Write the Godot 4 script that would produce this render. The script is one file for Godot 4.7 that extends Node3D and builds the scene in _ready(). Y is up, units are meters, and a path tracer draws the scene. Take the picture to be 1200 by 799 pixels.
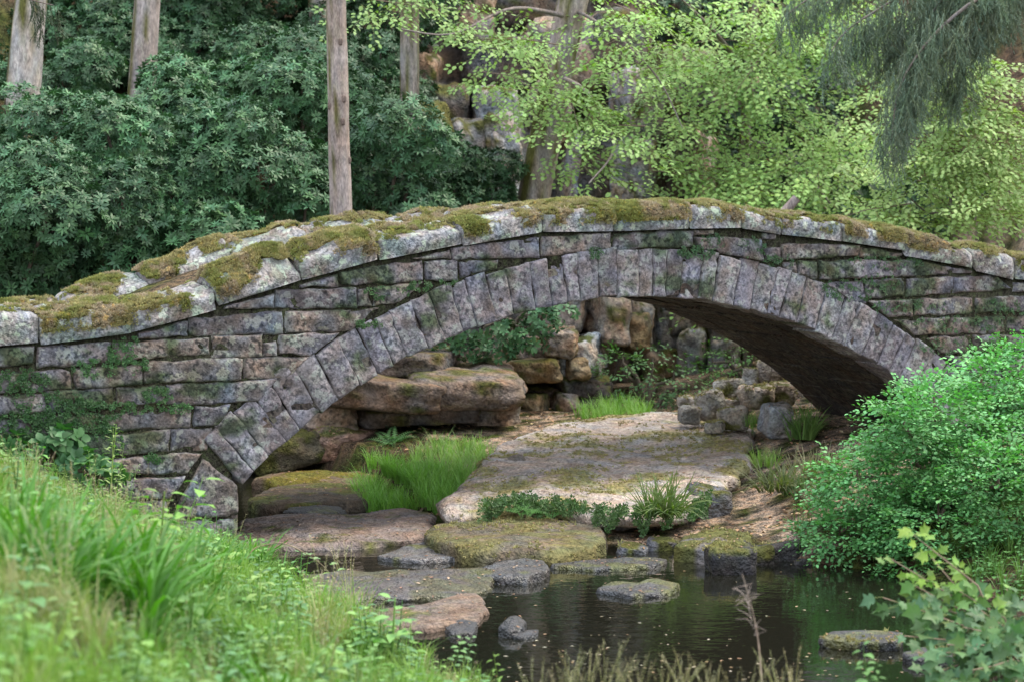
extends Node3D
# A mossy stone arch bridge over a small stream in a wooded gorge.
# World: y up, metres, water level y = 0, camera above the origin looking along -z. "d" below always means -z.

const FPX := 3000.0      # focal length of the photograph in its own pixels
const EYE := 3.15        # camera height over the water
const HORIZON := 200.0   # picture row of the horizon
const TURN := 0.50615    # the bridge is turned 29 degrees
const R_IN := 5.663      # intrados radius
const R_OUT := 6.085     # extrados radius
const ARC_Y := -3.637    # height of the arch's centre
const WIDE := 2.3        # width of the bridge
const SPRING := 0.7341   # half angle of the arch

var pitch := atan((399.5 - HORIZON) / FPX)
var rng := RandomNumberGenerator.new()
var M := {}
var N := {}
var taken := {}
var bridge: Node3D
var bridge_at := Vector3(1.080, 0, -22.896)

func _ready():
	rng.seed = 77123
	set_camera_and_light()
	make_noises()
	make_materials()
	build_ground()
	build_bridge()
	build_rocks()
	build_cliff()
	build_hillside()
	build_trees()
	build_stream_plants()
	build_banks()
	build_small_things()

func set_camera_and_light():
	var cam := Camera3D.new()
	cam.name = "camera"
	var fov := rad_to_deg(2.0 * atan(399.5 / FPX))
	var attr := CameraAttributesPhysical.new()
	attr.frustum_focal_length = 35.0 / (2.0 * tan(deg_to_rad(fov) / 2.0))
	attr.frustum_focus_distance = 22.0
	attr.frustum_near = 0.1
	attr.frustum_far = 400.0
	attr.exposure_aperture = attr.frustum_focal_length / 38.0
	cam.attributes = attr
	add_child(cam)
	cam.fov = fov
	cam.near = 0.1
	cam.far = 400.0
	cam.position = Vector3(0, EYE, 0)
	cam.rotation.x = -pitch
	cam.current = true
	var we := WorldEnvironment.new()
	we.name = "environment"
	var env := Environment.new()
	env.background_mode = Environment.BG_SKY
	var sm := ProceduralSkyMaterial.new()
	sm.sky_top_color = Color(0.86, 0.90, 0.96)
	sm.sky_horizon_color = Color(0.90, 0.92, 0.94)
	sm.sky_curve = 0.2
	sm.ground_bottom_color = Color(0.30, 0.32, 0.26)
	sm.ground_horizon_color = Color(0.55, 0.57, 0.52)
	sm.sun_angle_max = 1.0
	var sky := Sky.new()
	sky.sky_material = sm
	env.sky = sky
	env.background_energy_multiplier = 1.0
	env.tonemap_mode = Environment.TONE_MAPPER_LINEAR
	env.tonemap_exposure = 3.2
	env.sdfgi_enabled = true
	env.ssao_enabled = true
	env.ssil_enabled = true
	we.environment = env
	add_child(we)
	var sun := DirectionalLight3D.new()
	sun.name = "sun"
	sun.light_color = Color(1.0, 0.97, 0.91)
	sun.light_energy = 0.5
	sun.light_angular_distance = 20.0
	sun.shadow_enabled = true
	sun.rotation_degrees = Vector3(-58, 106, 0)
	add_child(sun)

# ---------------------------------------------------------------- places
func ray(px: float, py: float) -> Vector3:
	var xc := (px - 600.0) / FPX
	var yc := (399.5 - py) / FPX
	var v := Vector3(xc, yc * cos(pitch) - sin(pitch), -(yc * sin(pitch) + cos(pitch)))
	return v / -v.z

func at(px: float, py: float, d: float) -> Vector3:
	return Vector3(0, EYE, 0) + ray(px, py) * d

func on_y(px: float, py: float, y: float) -> Vector3:
	var r := ray(px, py)
	return Vector3(0, EYE, 0) + r * ((y - EYE) / r.y)

func on_ground(px: float, py: float) -> Vector3:
	# walks the sight line down to the terrain
	var r := ray(px, py)
	var d := 8.0
	while d < 60.0:
		var p := Vector3(0, EYE, 0) + r * d
		if p.y <= maxf(0.0, height(p.x, d)):
			return Vector3(p.x, maxf(0.0, height(p.x, d)), p.z)
		d += 0.08
	return Vector3(0, EYE, 0) + r * 60.0

func face(px: float, py: float, w := 0.0) -> Vector2:
	# a point of the bridge's front face (or of the plane w metres behind it) in the bridge's own u, y
	var n := Vector3(-sin(TURN), 0, -cos(TURN))
	var u := Vector3(cos(TURN), 0, -sin(TURN))
	var b := bridge_at + n * w
	var r := ray(px, py)
	var t := (b - Vector3(0, EYE, 0)).dot(n) / r.dot(n)
	var p := Vector3(0, EYE, 0) + r * t
	return Vector2((p - b).dot(u), p.y)

func table(t: Array, x: float) -> float:
	if x <= t[0][0]:
		return t[0][1]
	for i in range(1, t.size()):
		if x <= t[i][0]:
			return lerpf(t[i - 1][1], t[i][1], (x - t[i - 1][0]) / (t[i][0] - t[i - 1][0]))
	return t[-1][1]

# ---------------------------------------------------------------- naming
func numbered(called: String) -> String:
	var n: int = taken.get(called, 0)
	taken[called] = n + 1
	return called if n == 0 else "%s_%03d" % [called, n]

func thing(called: String, label: String, category: String, where := Vector3.ZERO, group := "") -> Node3D:
	var o := Node3D.new()
	o.name = numbered(called)
	add_child(o)
	o.position = where
	o.set_meta("label", label)
	o.set_meta("category", category)
	if group:
		o.set_meta("group", group)
	return o

func part(called: String, mesh: Mesh, mat: Material, parent: Node3D, where := Vector3.ZERO) -> MeshInstance3D:
	var o := MeshInstance3D.new()
	o.name = called
	o.mesh = mesh
	o.material_override = mat
	for i in mesh.get_surface_count():
		mesh.surface_set_material(i, mat)
	parent.add_child(o, true)
	o.position = where
	return o

func one(called: String, mesh: Mesh, mat: Material, label: String, category: String, where := Vector3.ZERO, group := "") -> MeshInstance3D:
	var o := part(numbered(called), mesh, mat, self, where)
	o.set_meta("label", label)
	o.set_meta("category", category)
	if group:
		o.set_meta("group", group)
	return o

func structure(called: String, mesh: Mesh, mat: Material) -> MeshInstance3D:
	var o := part(called, mesh, mat, self)
	o.set_meta("kind", "structure")
	return o

func scatter(called: String, mesh: Mesh, mat: Material, parent: Node3D, places: Array, tints: Array, stuff := true) -> MultiMeshInstance3D:
	var mm := MultiMesh.new()
	mm.transform_format = MultiMesh.TRANSFORM_3D
	mm.use_colors = true
	mesh.surface_set_material(0, mat)
	mm.mesh = mesh
	mm.instance_count = places.size()
	for i in places.size():
		mm.set_instance_transform(i, places[i])
		mm.set_instance_color(i, tints[i])
	var o := MultiMeshInstance3D.new()
	o.name = called
	o.multimesh = mm
	o.material_override = mat
	parent.add_child(o, true)
	if stuff:
		o.set_meta("kind", "stuff")
	return o

# ---------------------------------------------------------------- meshes
func finish(v: PackedVector3Array, ix: PackedInt32Array, c: PackedColorArray) -> ArrayMesh:
	var a := []
	a.resize(Mesh.ARRAY_MAX)
	a[Mesh.ARRAY_VERTEX] = v
	a[Mesh.ARRAY_INDEX] = ix
	if c.size() == v.size():
		a[Mesh.ARRAY_COLOR] = c
	var st := SurfaceTool.new()
	st.create_from_arrays(a)
	st.generate_normals()
	return st.commit()

func quad_ix(ix: PackedInt32Array, a: int, b: int, c: int, d: int):
	# a b c d clockwise seen from outside
	ix.append(a); ix.append(b); ix.append(c)
	ix.append(a); ix.append(c); ix.append(d)

func fb(k: String, x: float, y: float, z := 0.0) -> float:
	return N[k].get_noise_3d(x, y, z)

func tube(pts: Array, radii: Array, sides: int, c: Color, wob := 0.0) -> ArrayMesh:
	var v := PackedVector3Array()
	var col := PackedColorArray()
	var ix := PackedInt32Array()
	add_tube(v, col, ix, pts, radii, sides, c, wob)
	return finish(v, ix, col)

func add_tube(v: PackedVector3Array, col: PackedColorArray, ix: PackedInt32Array, pts: Array, radii: Array, sides: int, c: Color, wob := 0.0):
	var base := v.size()
	var n := pts.size()
	for i in n:
		var t: Vector3 = (pts[mini(i + 1, n - 1)] - pts[maxi(i - 1, 0)]).normalized()
		var s := t.cross(Vector3(0.13, 0.2, 1)).normalized()
		var w := t.cross(s).normalized()
		for k in sides:
			var a := TAU * k / sides
			var r: float = radii[i]
			var p: Vector3 = pts[i]
			if wob > 0.0:
				r *= 1.0 + wob * fb("mid", p.x * 2.0 + cos(a) * 1.3, p.y * 1.2, p.z * 2.0 + sin(a) * 1.3)
			v.append(p + (s * cos(a) + w * sin(a)) * r)
			col.append(c)
	for i in n - 1:
		for k in sides:
			var a := base + i * sides + k
			var b := base + i * sides + (k + 1) % sides
			quad_ix(ix, a + sides, b + sides, b, a)

func add_leaf(v: PackedVector3Array, col: PackedColorArray, ix: PackedInt32Array, at_: Vector3, dir: Vector3, up: Vector3, long: float, wide: float, fold: float, droop: float, c: Color):
	# a folded, slightly drooping leaf: two halves on either side of a bent midrib
	var side := dir.cross(up).normalized()
	var b := v.size()
	var m1 := at_ + dir * long * 0.35 - up * droop * long * 0.12
	var m2 := at_ + dir * long * 0.72 - up * droop * long * 0.42
	var tip := at_ + dir * long - up * droop * long
	v.append(at_)
	v.append(m1 + side * wide * 0.5 + up * fold * wide)
	v.append(m1)
	v.append(m1 - side * wide * 0.5 + up * fold * wide)
	v.append(m2 + side * wide * 0.40 + up * fold * wide)
	v.append(m2)
	v.append(m2 - side * wide * 0.40 + up * fold * wide)
	v.append(tip)
	for k in 8:
		col.append(c)
	for t in [[0, 2, 1], [0, 3, 2], [1, 2, 5], [1, 5, 4], [2, 3, 6], [2, 6, 5], [4, 5, 7], [5, 6, 7]]:
		ix.append(b + t[0]); ix.append(b + t[1]); ix.append(b + t[2])

func add_small_leaf(v: PackedVector3Array, col: PackedColorArray, ix: PackedInt32Array, at_: Vector3, dir: Vector3, up: Vector3, long: float, wide: float, fold: float, c: Color):
	var side := dir.cross(up).normalized()
	var b := v.size()
	v.append(at_)
	v.append(at_ + dir * long * 0.48 + side * wide * 0.5 + up * fold * wide)
	v.append(at_ + dir * long)
	v.append(at_ + dir * long * 0.48 - side * wide * 0.5 + up * fold * wide)
	for k in 4:
		col.append(c)
	for t in [[0, 2, 1], [0, 3, 2]]:
		ix.append(b + t[0]); ix.append(b + t[1]); ix.append(b + t[2])

func any_dir() -> Vector3:
	var z := rng.randf_range(-1, 1)
	var a := rng.randf() * TAU
	var r := sqrt(1.0 - z * z)
	return Vector3(r * cos(a), z, r * sin(a))

func looking(dir: Vector3, roll := 0.0) -> Basis:
	# a basis whose y runs along dir
	var y := dir.normalized()
	var x := y.cross(Vector3(0.31, 0.17, 0.93)).normalized()
	var z := x.cross(y)
	return Basis(x, y, z) * Basis(Vector3.UP, roll)

func gray(k: float) -> Color:
	return Color(k, k, k)

func vary(c: Color, k: float) -> Color:
	var f := 1.0 + rng.randf_range(-k, k)
	return Color(c.r * f * (1.0 + rng.randf_range(-k, k) * 0.4), c.g * f, c.b * f * (1.0 + rng.randf_range(-k, k) * 0.4))

# ---------------------------------------------------------------- noises, textures, materials
func new_noise(sd: int, freq: float, oct: int, kind := FastNoiseLite.TYPE_SIMPLEX_SMOOTH) -> FastNoiseLite:
	var n := FastNoiseLite.new()
	n.seed = sd
	n.frequency = freq
	n.noise_type = kind
	n.fractal_type = FastNoiseLite.FRACTAL_FBM if oct > 1 else FastNoiseLite.FRACTAL_NONE
	n.fractal_octaves = oct
	return n

func make_noises():
	N.low = new_noise(11, 0.35, 2)
	N.mid = new_noise(12, 1.0, 3)
	N.fine = new_noise(13, 4.0, 3)
	N.grain = new_noise(14, 14.0, 2)
	N.patch = new_noise(15, 1.6, 4)
	N.patch2 = new_noise(16, 2.6, 4)

const TS := 640
func bytes(sd: int, freq: float, oct: int, kind := FastNoiseLite.TYPE_SIMPLEX_SMOOTH) -> PackedByteArray:
	var n := new_noise(sd, freq, oct, kind)
	if kind == FastNoiseLite.TYPE_CELLULAR:
		n.cellular_return_type = FastNoiseLite.RETURN_DISTANCE
	return n.get_seamless_image(TS, TS, false, false, 0.12, true).get_data()

func texture_of(px: PackedByteArray, channels := 3) -> ImageTexture:
	return ImageTexture.create_from_image(Image.create_from_data(TS, TS, false, Image.FORMAT_RGB8 if channels == 3 else Image.FORMAT_L8, px))

func ss(a: float, b: float, x: float) -> float:
	return smoothstep(a, b, x)

func stone_texture(sd: int, lichen: float, dark: float, warm: float, bright := 0.70) -> ImageTexture:
	# mottled sandstone: blotches, pale lichen scabs, black algae specks, rusty zones
	var a := bytes(sd, 0.012, 4)
	var b := bytes(sd + 1, 0.035, 4)
	var c := bytes(sd + 2, 0.12, 3)
	var l := bytes(sd + 3, 0.022, 5)
	var s := bytes(sd + 4, 0.06, 3)
	var w := bytes(sd + 5, 0.009, 3)
	var out := PackedByteArray()
	out.resize(TS * TS * 3)
	for i in TS * TS:
		var fa := a[i] / 255.0
		var fbv := b[i] / 255.0
		var fc := c[i] / 255.0
		var v := bright + (fa - 0.5) * 0.30 + (fbv - 0.5) * 0.24 + (fc - 0.5) * 0.34
		var ww := (w[i] / 255.0 - 0.5) * warm
		var r := v * (1.0 + ww)
		var g := v * 0.985
		var bl := v * (1.0 - ww)
		var k := ss(0.60, 0.66, l[i] / 255.0 + (fc - 0.5) * 0.22) * lichen
		r = lerpf(r, 0.88, k); g = lerpf(g, 0.92, k); bl = lerpf(bl, 0.87, k)
		k = ss(0.56, 0.86, s[i] / 255.0 + (fa - 0.5) * 0.45 + (fc - 0.5) * 0.3) * dark
		r *= 1.0 - k * 0.62; g *= 1.0 - k * 0.60; bl *= 1.0 - k * 0.58
		out[i * 3] = int(clampf(r, 0.02, 1.0) * 255.0)
		out[i * 3 + 1] = int(clampf(g, 0.02, 1.0) * 255.0)
		out[i * 3 + 2] = int(clampf(bl, 0.02, 1.0) * 255.0)
	return texture_of(out)

func grain_texture(sd: int, amp: float, freqs: Array, tint: Color, tint_amount: float) -> ImageTexture:
	var a := bytes(sd, freqs[0], 4)
	var b := bytes(sd + 1, freqs[1], 3)
	var c := bytes(sd + 2, freqs[2], 2)
	var out := PackedByteArray()
	out.resize(TS * TS * 3)
	for i in TS * TS:
		var x := (a[i] / 255.0 - 0.5) * 0.8 + (b[i] / 255.0 - 0.5) * 0.8 + (c[i] / 255.0 - 0.5) * 0.9
		var v := 0.72 + x * amp
		var k := ss(0.50, 0.66, a[i] / 255.0 + (c[i] / 255.0 - 0.5) * 0.4) * tint_amount
		out[i * 3] = int(clampf(v * lerpf(1.0, tint.r, k), 0.02, 1.0) * 255.0)
		out[i * 3 + 1] = int(clampf(v * lerpf(1.0, tint.g, k), 0.02, 1.0) * 255.0)
		out[i * 3 + 2] = int(clampf(v * lerpf(1.0, tint.b, k), 0.02, 1.0) * 255.0)
	return texture_of(out)

func height_texture(sd: int, freqs: Array, weights: Array) -> ImageTexture:
	var a := bytes(sd, freqs[0], 4)
	var b := bytes(sd + 1, freqs[1], 3)
	var c := bytes(sd + 2, freqs[2], 2)
	var out := PackedByteArray()
	out.resize(TS * TS)
	for i in TS * TS:
		out[i] = int(clampf((a[i] * weights[0] + b[i] * weights[1] + c[i] * weights[2]), 0, 255))
	return texture_of(out, 1)

func surface(albedo: Texture2D, relief: Texture2D, cm: float, per_metre: float, rough := 0.95, spec := 0.3) -> StandardMaterial3D:
	var m := StandardMaterial3D.new()
	m.vertex_color_use_as_albedo = true
	m.albedo_texture = albedo
	m.roughness = rough
	m.metallic_specular = spec
	m.uv1_triplanar = true
	m.uv1_triplanar_sharpness = 4.0
	m.uv1_scale = Vector3.ONE * per_metre
	if relief:
		m.heightmap_enabled = true
		m.heightmap_texture = relief
		m.heightmap_scale = cm
	return m

func leafy(rough: float, spec: float, through: Color) -> StandardMaterial3D:
	var m := StandardMaterial3D.new()
	m.vertex_color_use_as_albedo = true
	m.roughness = rough
	m.metallic_specular = spec
	m.cull_mode = BaseMaterial3D.CULL_DISABLED
	m.backlight_enabled = true
	m.backlight = through
	return m

func make_materials():
	var rel := height_texture(300, [0.02, 0.07, 0.2], [0.45, 0.35, 0.2])
	var rel2 := height_texture(310, [0.03, 0.1, 0.25], [0.3, 0.35, 0.35])
	M.stone = surface(stone_texture(100, 0.75, 0.75, 0.2), rel, 2.2, 0.42)
	M.voussoir = surface(stone_texture(120, 0.6, 0.6, 0.12, 0.72), rel, 1.6, 0.45)
	M.coping = surface(stone_texture(140, 1.0, 0.6, 0.14, 0.74), rel, 3.0, 0.5)
	M.rock = surface(stone_texture(160, 0.3, 0.35, 0.16, 0.84), rel, 7.0, 0.4)
	M.rock.uv1_world_triplanar = true
	M.wet_rock = surface(M.rock.albedo_texture, rel, 8.0, 0.55, 0.5, 0.5)
	M.wet_rock.uv1_world_triplanar = true
	M.cliff = surface(stone_texture(180, 0.35, 0.6, 0.25, 0.80), rel, 5.0, 0.3)
	M.cliff.uv1_world_triplanar = true
	M.moss = surface(grain_texture(200, 0.9, [0.02, 0.1, 0.3], Color(1.2, 0.95, 0.6), 0.6), rel2, 4.0, 0.9, 1.0, 0.1)
	M.earth = surface(grain_texture(210, 1.0, [0.02, 0.1, 0.32], Color(1.15, 0.95, 0.8), 0.5), rel2, 3.0, 0.6, 1.0, 0.15)
	M.core = surface(grain_texture(220, 0.9, [0.03, 0.1, 0.3], Color(0.8, 1.0, 0.7), 0.5), rel2, 2.0, 0.6, 1.0, 0.1)
	M.bark = surface(stone_texture(240, 0.3, 0.3, 0.1, 0.82), height_texture(250, [0.05, 0.12, 0.3], [0.4, 0.4, 0.2]), 0.8, 0.5)
	M.bark.uv1_scale = Vector3(0.7, 0.22, 0.7)
	M.beech = leafy(0.5, 0.4, Color(0.82, 0.90, 0.52))
	M.rhodo = leafy(0.45, 0.36, Color(0.30, 0.42, 0.18))
	M.bush = leafy(0.5, 0.4, Color(0.62, 0.80, 0.42))
	M.blade = leafy(0.5, 0.4, Color(0.75, 0.88, 0.40))
	M.dry = leafy(0.9, 0.1, Color(0.5, 0.45, 0.35))
	M.needle = leafy(0.6, 0.3, Color(0.25, 0.35, 0.2))
	M.tuft = leafy(1.0, 0.05, Color(0.30, 0.32, 0.15))
	M.litter = leafy(0.8, 0.2, Color(0.3, 0.25, 0.15))
	var twig := StandardMaterial3D.new()
	twig.vertex_color_use_as_albedo = true
	twig.roughness = 0.95
	M.twig = twig
	var water := StandardMaterial3D.new()
	water.albedo_color = Color(0.009, 0.009, 0.006).linear_to_srgb()
	water.roughness = 0.03
	water.metallic_specular = 0.55
	water.uv1_triplanar = true
	water.uv1_world_triplanar = true
	water.uv1_scale = Vector3(0.35, 0.35, 0.6)
	water.heightmap_enabled = true
	water.heightmap_texture = height_texture(270, [0.012, 0.03, 0.07], [0.6, 0.35, 0.05])
	water.heightmap_scale = 0.2
	M.water = water

# ---------------------------------------------------------------- ground and water
const EDGE_L := [[-10.0, 3.0], [6.0, 1.9], [9.0, 1.15], [11.0, 0.75], [13.0, 0.3], [15.8, -0.42], [18.5, -1.3], [20.0, -1.95], [21.06, -2.3], [23.07, -3.4], [26.0, -4.2], [28.0, -4.4], [40.0, -4.4]]
const EDGE_R := [[-10.0, 4.0], [6.0, 3.1], [11.0, 2.7], [15.8, 3.3], [18.0, 3.6], [19.5, 3.3], [20.4, 2.5], [21.1, 1.4], [21.8, 0.2], [22.4, -0.6], [24.0, -1.0], [26.0, -1.5], [28.0, -3.0], [29.0, -4.6], [40.0, -4.6]]
const HILL := [[-16.0, 23.0], [-5.0, 25.5], [-3.2, 27.0], [-1.6, 29.6], [0.6, 30.6], [1.6, 34.2], [3.4, 35.0], [5.0, 31.0], [7.0, 28.5], [16.0, 26.0]]

func height(x: float, d: float) -> float:
	var l: float = table(EDGE_L, d) - x + 0.18 * N.mid.get_noise_2d(d * 1.1, 3.0)
	var r: float = x - table(EDGE_R, d) + 0.16 * N.mid.get_noise_2d(d * 1.1, 9.0)
	var y := -0.32
	if l > -0.5:
		y = maxf(y, -0.32 + 0.32 * ss(-0.4, 0.0, l) + (minf(0.26 * l + 0.055 * l * l, 1.9) if l > 0.0 else 0.0))
	if r > -0.5:
		var far := ss(20.3, 22.0, d)
		var bank := 0.45 * (1.0 - exp(-0.9 * r)) if r > 0.0 else 0.0
		var shelf := 0.02 + minf(0.062 * maxf(0.0, d - 21.6), 0.42) + 0.30 * ss(1.7, 3.4, x) if r > 0.0 else 0.0
		y = maxf(y, -0.32 + 0.32 * ss(-0.35, 0.0, r) + lerpf(bank, minf(shelf, 0.2 + r), far))
	var up := d - table(HILL, x)
	if up > 0.0:
		y += 0.62 * up * ss(0.0, 2.5, up) + 0.25 * N.mid.get_noise_2d(x * 0.5, d * 0.5) * minf(up, 2.0)
	return y + 0.05 * N.mid.get_noise_2d(x * 1.3, d * 1.3) + 0.02 * N.fine.get_noise_2d(x * 1.2, d * 1.2)

func build_ground():
	var xs := []
	var x := -30.0
	while x < 30.0:
		xs.append(x)
		x += 0.16 if absf(x) < 6.0 else (0.4 if absf(x) < 12.0 else 1.2)
	var ds := []
	var d := -12.0
	while d < 90.0:
		ds.append(d)
		d += 1.0 if d < 8.0 else (0.16 if d < 31.0 else (0.4 if d < 40.0 else 2.5))
	var v := PackedVector3Array()
	var c := PackedColorArray()
	var ix := PackedInt32Array()
	var soil := Color(0.115, 0.085, 0.062)
	var path := Color(0.50, 0.39, 0.31)
	var green := Color(0.075, 0.10, 0.03)
	for dd in ds:
		for xx in xs:
			v.append(Vector3(xx, height(xx, dd), -dd))
			var n: float = N.patch.get_noise_2d(xx, dd)
			var n2: float = N.patch2.get_noise_2d(xx * 1.4, dd * 1.4 + 40.0)
			var k: Color = soil
			if dd > 20.6 and dd < 33.0 and xx > -0.7 + 0.3 * n:
				k = path.lerp(soil, ss(0.0, 0.25, n))
				k = k.lerp(green, ss(0.12, 0.22, n2))
			elif n > 0.05:
				k = soil.lerp(green, ss(0.05, 0.15, n))
			c.append(k)
	var w := xs.size()
	for j in ds.size() - 1:
		for i in w - 1:
			var a := j * w + i
			quad_ix(ix, a, a + w, a + w + 1, a + 1)
	structure("ground", finish(v, ix, c), M.earth)
	# water
	v = PackedVector3Array()
	ix = PackedInt32Array()
	for p in [Vector3(-7, 0, -29), Vector3(7, 0, -29), Vector3(7, 0, 4), Vector3(-7, 0, 4)]:
		v.append(p)
	quad_ix(ix, 0, 1, 2, 3)
	structure("water", finish(v, ix, PackedColorArray()), M.water)

# ---------------------------------------------------------------- the bridge
# Stones of the front wall, corner by corner (top left, top right, bottom right, bottom left), as measured on the photograph and laid onto the bridge's face.
const WALL := [
	[-30,406, 39,406, 39,426, -30,434], [44,406, 130,400, 131,427, 42,431], [133,401, 246,395, 248,415, 134,425], [160,390, 220,376, 220,394, 160,397],
	[249,394, 308,392, 308,418, 249,419], [309,401, 325,400, 325,417, 309,417], [327,391, 399,390, 366,416, 327,416],
	[221,373, 333,364, 333,392, 221,394], [335,365, 445,361, 410,388, 335,390], [262,360, 320,344, 321,362, 262,362],
	[322,341, 418,337, 418,361, 322,363], [420,338, 436,337, 437,360, 420,361], [438,336, 496,331, 468,355, 438,358],
	[352,334, 397,320, 397,336, 352,337], [398,318, 496,305, 496,331, 399,335], [499,305, 537,305, 537,330, 499,329], [538,307, 584,304, 583,314, 540,328],
	[484,303, 528,292, 529,303, 484,304], [530,290, 633,278, 633,303, 531,305], [636,276, 716,273, 716,291, 636,302],
	[721,273, 814,270, 813,290, 721,293], [815,270, 837,269, 837,275, 815,276], [816,277, 894,280, 896,308, 818,291], [895,273, 911,274, 911,282, 895,281], [897,290, 916,290, 916,307, 897,307],
	[917,285, 1007,287, 1005,301, 917,306], [1009,289, 1060,297, 1060,303, 1008,303], [919,307, 934,306, 935,321, 920,314], [936,307, 959,307, 959,330, 937,321],
	[961,306, 1073,304, 1073,324, 962,328], [1074,304, 1142,318, 1140,321, 1075,324], [963,331, 1013,329, 1015,356, 1003,356], [1015,328, 1062,326, 1062,348, 1016,350],
	[1064,327, 1117,324, 1117,345, 1064,348], [1119,324, 1170,323, 1187,339, 1119,344], [1019,354, 1070,351, 1070,371, 1042,371], [1072,350, 1143,348, 1143,368, 1072,371],
	[1145,350, 1205,346, 1205,366, 1145,368], [1050,374, 1115,372, 1109,393, 1075,393], [1117,372, 1178,370, 1180,390, 1111,393], [1181,370, 1255,367, 1255,388, 1182,390],
	[1088,396, 1140,393, 1140,414, 1104,414], [1142,393, 1255,391, 1255,413, 1142,414], [1189,331, 1260,338, 1260,344, 1189,343], [1207,346, 1262,345, 1262,365, 1207,366],
	[1110,417, 1175,416, 1175,440, 1128,441], [1177,416, 1258,414, 1258,438, 1177,440], [1132,444, 1200,442, 1200,466, 1148,467], [1202,442, 1258,441, 1258,465, 1202,466],
	[1150,470, 1258,468, 1258,494, 1168,496], [1168,499, 1258,497, 1258,524, 1178,526], [1160,529, 1258,527, 1258,560, 1160,562],
	[-30,440, 84,432, 86,457, -30,462], [86,432, 167,426, 167,451, 88,456], [169,424, 283,419, 283,446, 169,450], [285,418, 364,417, 336,444, 286,445],
	[-30,465, 53,459, 54,484, -30,490], [55,458, 133,453, 134,480, 56,484], [135,453, 194,451, 194,473, 136,479], [196,450, 326,444, 302,472, 196,475],
	[-30,494, 60,487, 61,510, -30,515], [62,487, 116,484, 117,508, 63,510], [119,486, 226,477, 225,501, 119,506], [228,478, 270,474, 255,499, 228,501],
	[-30,519, 62,513, 63,538, -30,543], [64,513, 132,509, 133,535, 65,538], [134,509, 199,504, 199,531, 135,534], [201,503, 250,501, 243,527, 201,530],
	[-30,546, 60,541, 60,565, -30,570], [62,541, 129,537, 130,560, 62,565], [131,537, 173,534, 173,557, 132,559], [174,533, 238,530, 222,555, 174,557],
	[-30,573, 58,568, 58,594, -30,598], [60,568, 134,562, 137,587, 60,592], [136,561, 218,557, 200,584, 139,586], [118,590, 197,587, 197,612, 120,616],
	[-30,601, 116,593, 118,620, -30,626], [200,611, 280,607, 280,632, 200,636], [120,619, 198,615, 198,640, 120,644], [206,638, 280,635, 280,662, 206,665],
	[240,537, 280,570, 280,604, 199,608],
]
# Coping stones: the same four corners of the front face, then how far the mossy back of the stone rises over its front edge.
const COPING := [
	[-40,373, 43,370, 43,401, -40,408, 0.09], [45,374, 151,367, 152,390, 47,404, 0.13], [152,367, 249,340, 252,363, 154,389, 0.10], [251,341, 348,318, 351,328, 255,358, 0.24],
	[350,308, 440,284, 441,304, 353,328, 0.17], [443,281, 538,271, 540,286, 444,305, 0.11], [541,268, 634,252, 634,272, 541,288, 0.10], [636,251, 718,247, 718,271, 636,272, 0.09],
	[720,247, 806,244, 806,268, 720,271, 0.06], [808,244, 868,247, 868,267, 808,268, 0.05], [870,248, 915,257, 914,275, 870,268, 0.05], [917,255, 985,263, 985,283, 916,275, 0.06],
	[987,263, 1058,275, 1060,294, 987,283, 0.06], [1060,274, 1138,297, 1138,314, 1060,300, 0.06], [1140,295, 1187,302, 1186,328, 1143,318, 0.07], [1189,303, 1270,314, 1270,336, 1189,327, 0.06],
]
# The far parapet's ridge, stone by stone: picture columns of the two ends and rows of the ridge there.
const FAR_COPING := [[-60,362, 70,347], [70,340, 168,316], [166,312, 268,276], [264,278, 350,258], [350,262, 420,249], [418,252, 520,245], [520,243, 600,236], [600,238, 690,233]]

var stone_tints := [Color(0.325, 0.29, 0.285), Color(0.30, 0.275, 0.29), Color(0.34, 0.295, 0.265), Color(0.26, 0.24, 0.25), Color(0.355, 0.32, 0.32), Color(0.32, 0.275, 0.25)]

func split_line(length: float, step: float) -> Array:
	# stations along an edge, close together near both ends where the stone is rounded
	var out := [0.0, 0.010 / length, 0.026 / length]
	var n := maxi(2, int(round((length - 0.052) / step)))
	for i in range(1, n):
		out.append(lerpf(0.026 / length, 1.0 - 0.026 / length, float(i) / n))
	out.append_array([1.0 - 0.026 / length, 1.0 - 0.010 / length, 1.0])
	return out

func stone_colour(p: Vector3, base: Color, green: float) -> Color:
	var n := fb("patch", p.x * 1.1, p.y * 1.6, p.z + 3.0)
	var c := base * (1.0 + 0.30 * fb("patch2", p.x * 0.8 + 7.0, p.y * 1.2, p.z))
	c = c.lerp(Color(0.19, 0.15, 0.105), ss(0.16, 0.34, fb("patch", p.x * 1.7 + 31.0, p.y * 2.2, 1.0)) * 0.55)
	c = c.lerp(Color(0.41, 0.43, 0.40), ss(0.22, 0.30, fb("patch2", p.x * 1.3, p.y * 1.5 + 11.0, 5.0)) * 0.55)
	c = c.lerp(Color(0.07, 0.105, 0.04), ss(0.10, 0.22, n + green) * 0.8)
	return Color(c.r, c.g, c.b)

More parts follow.
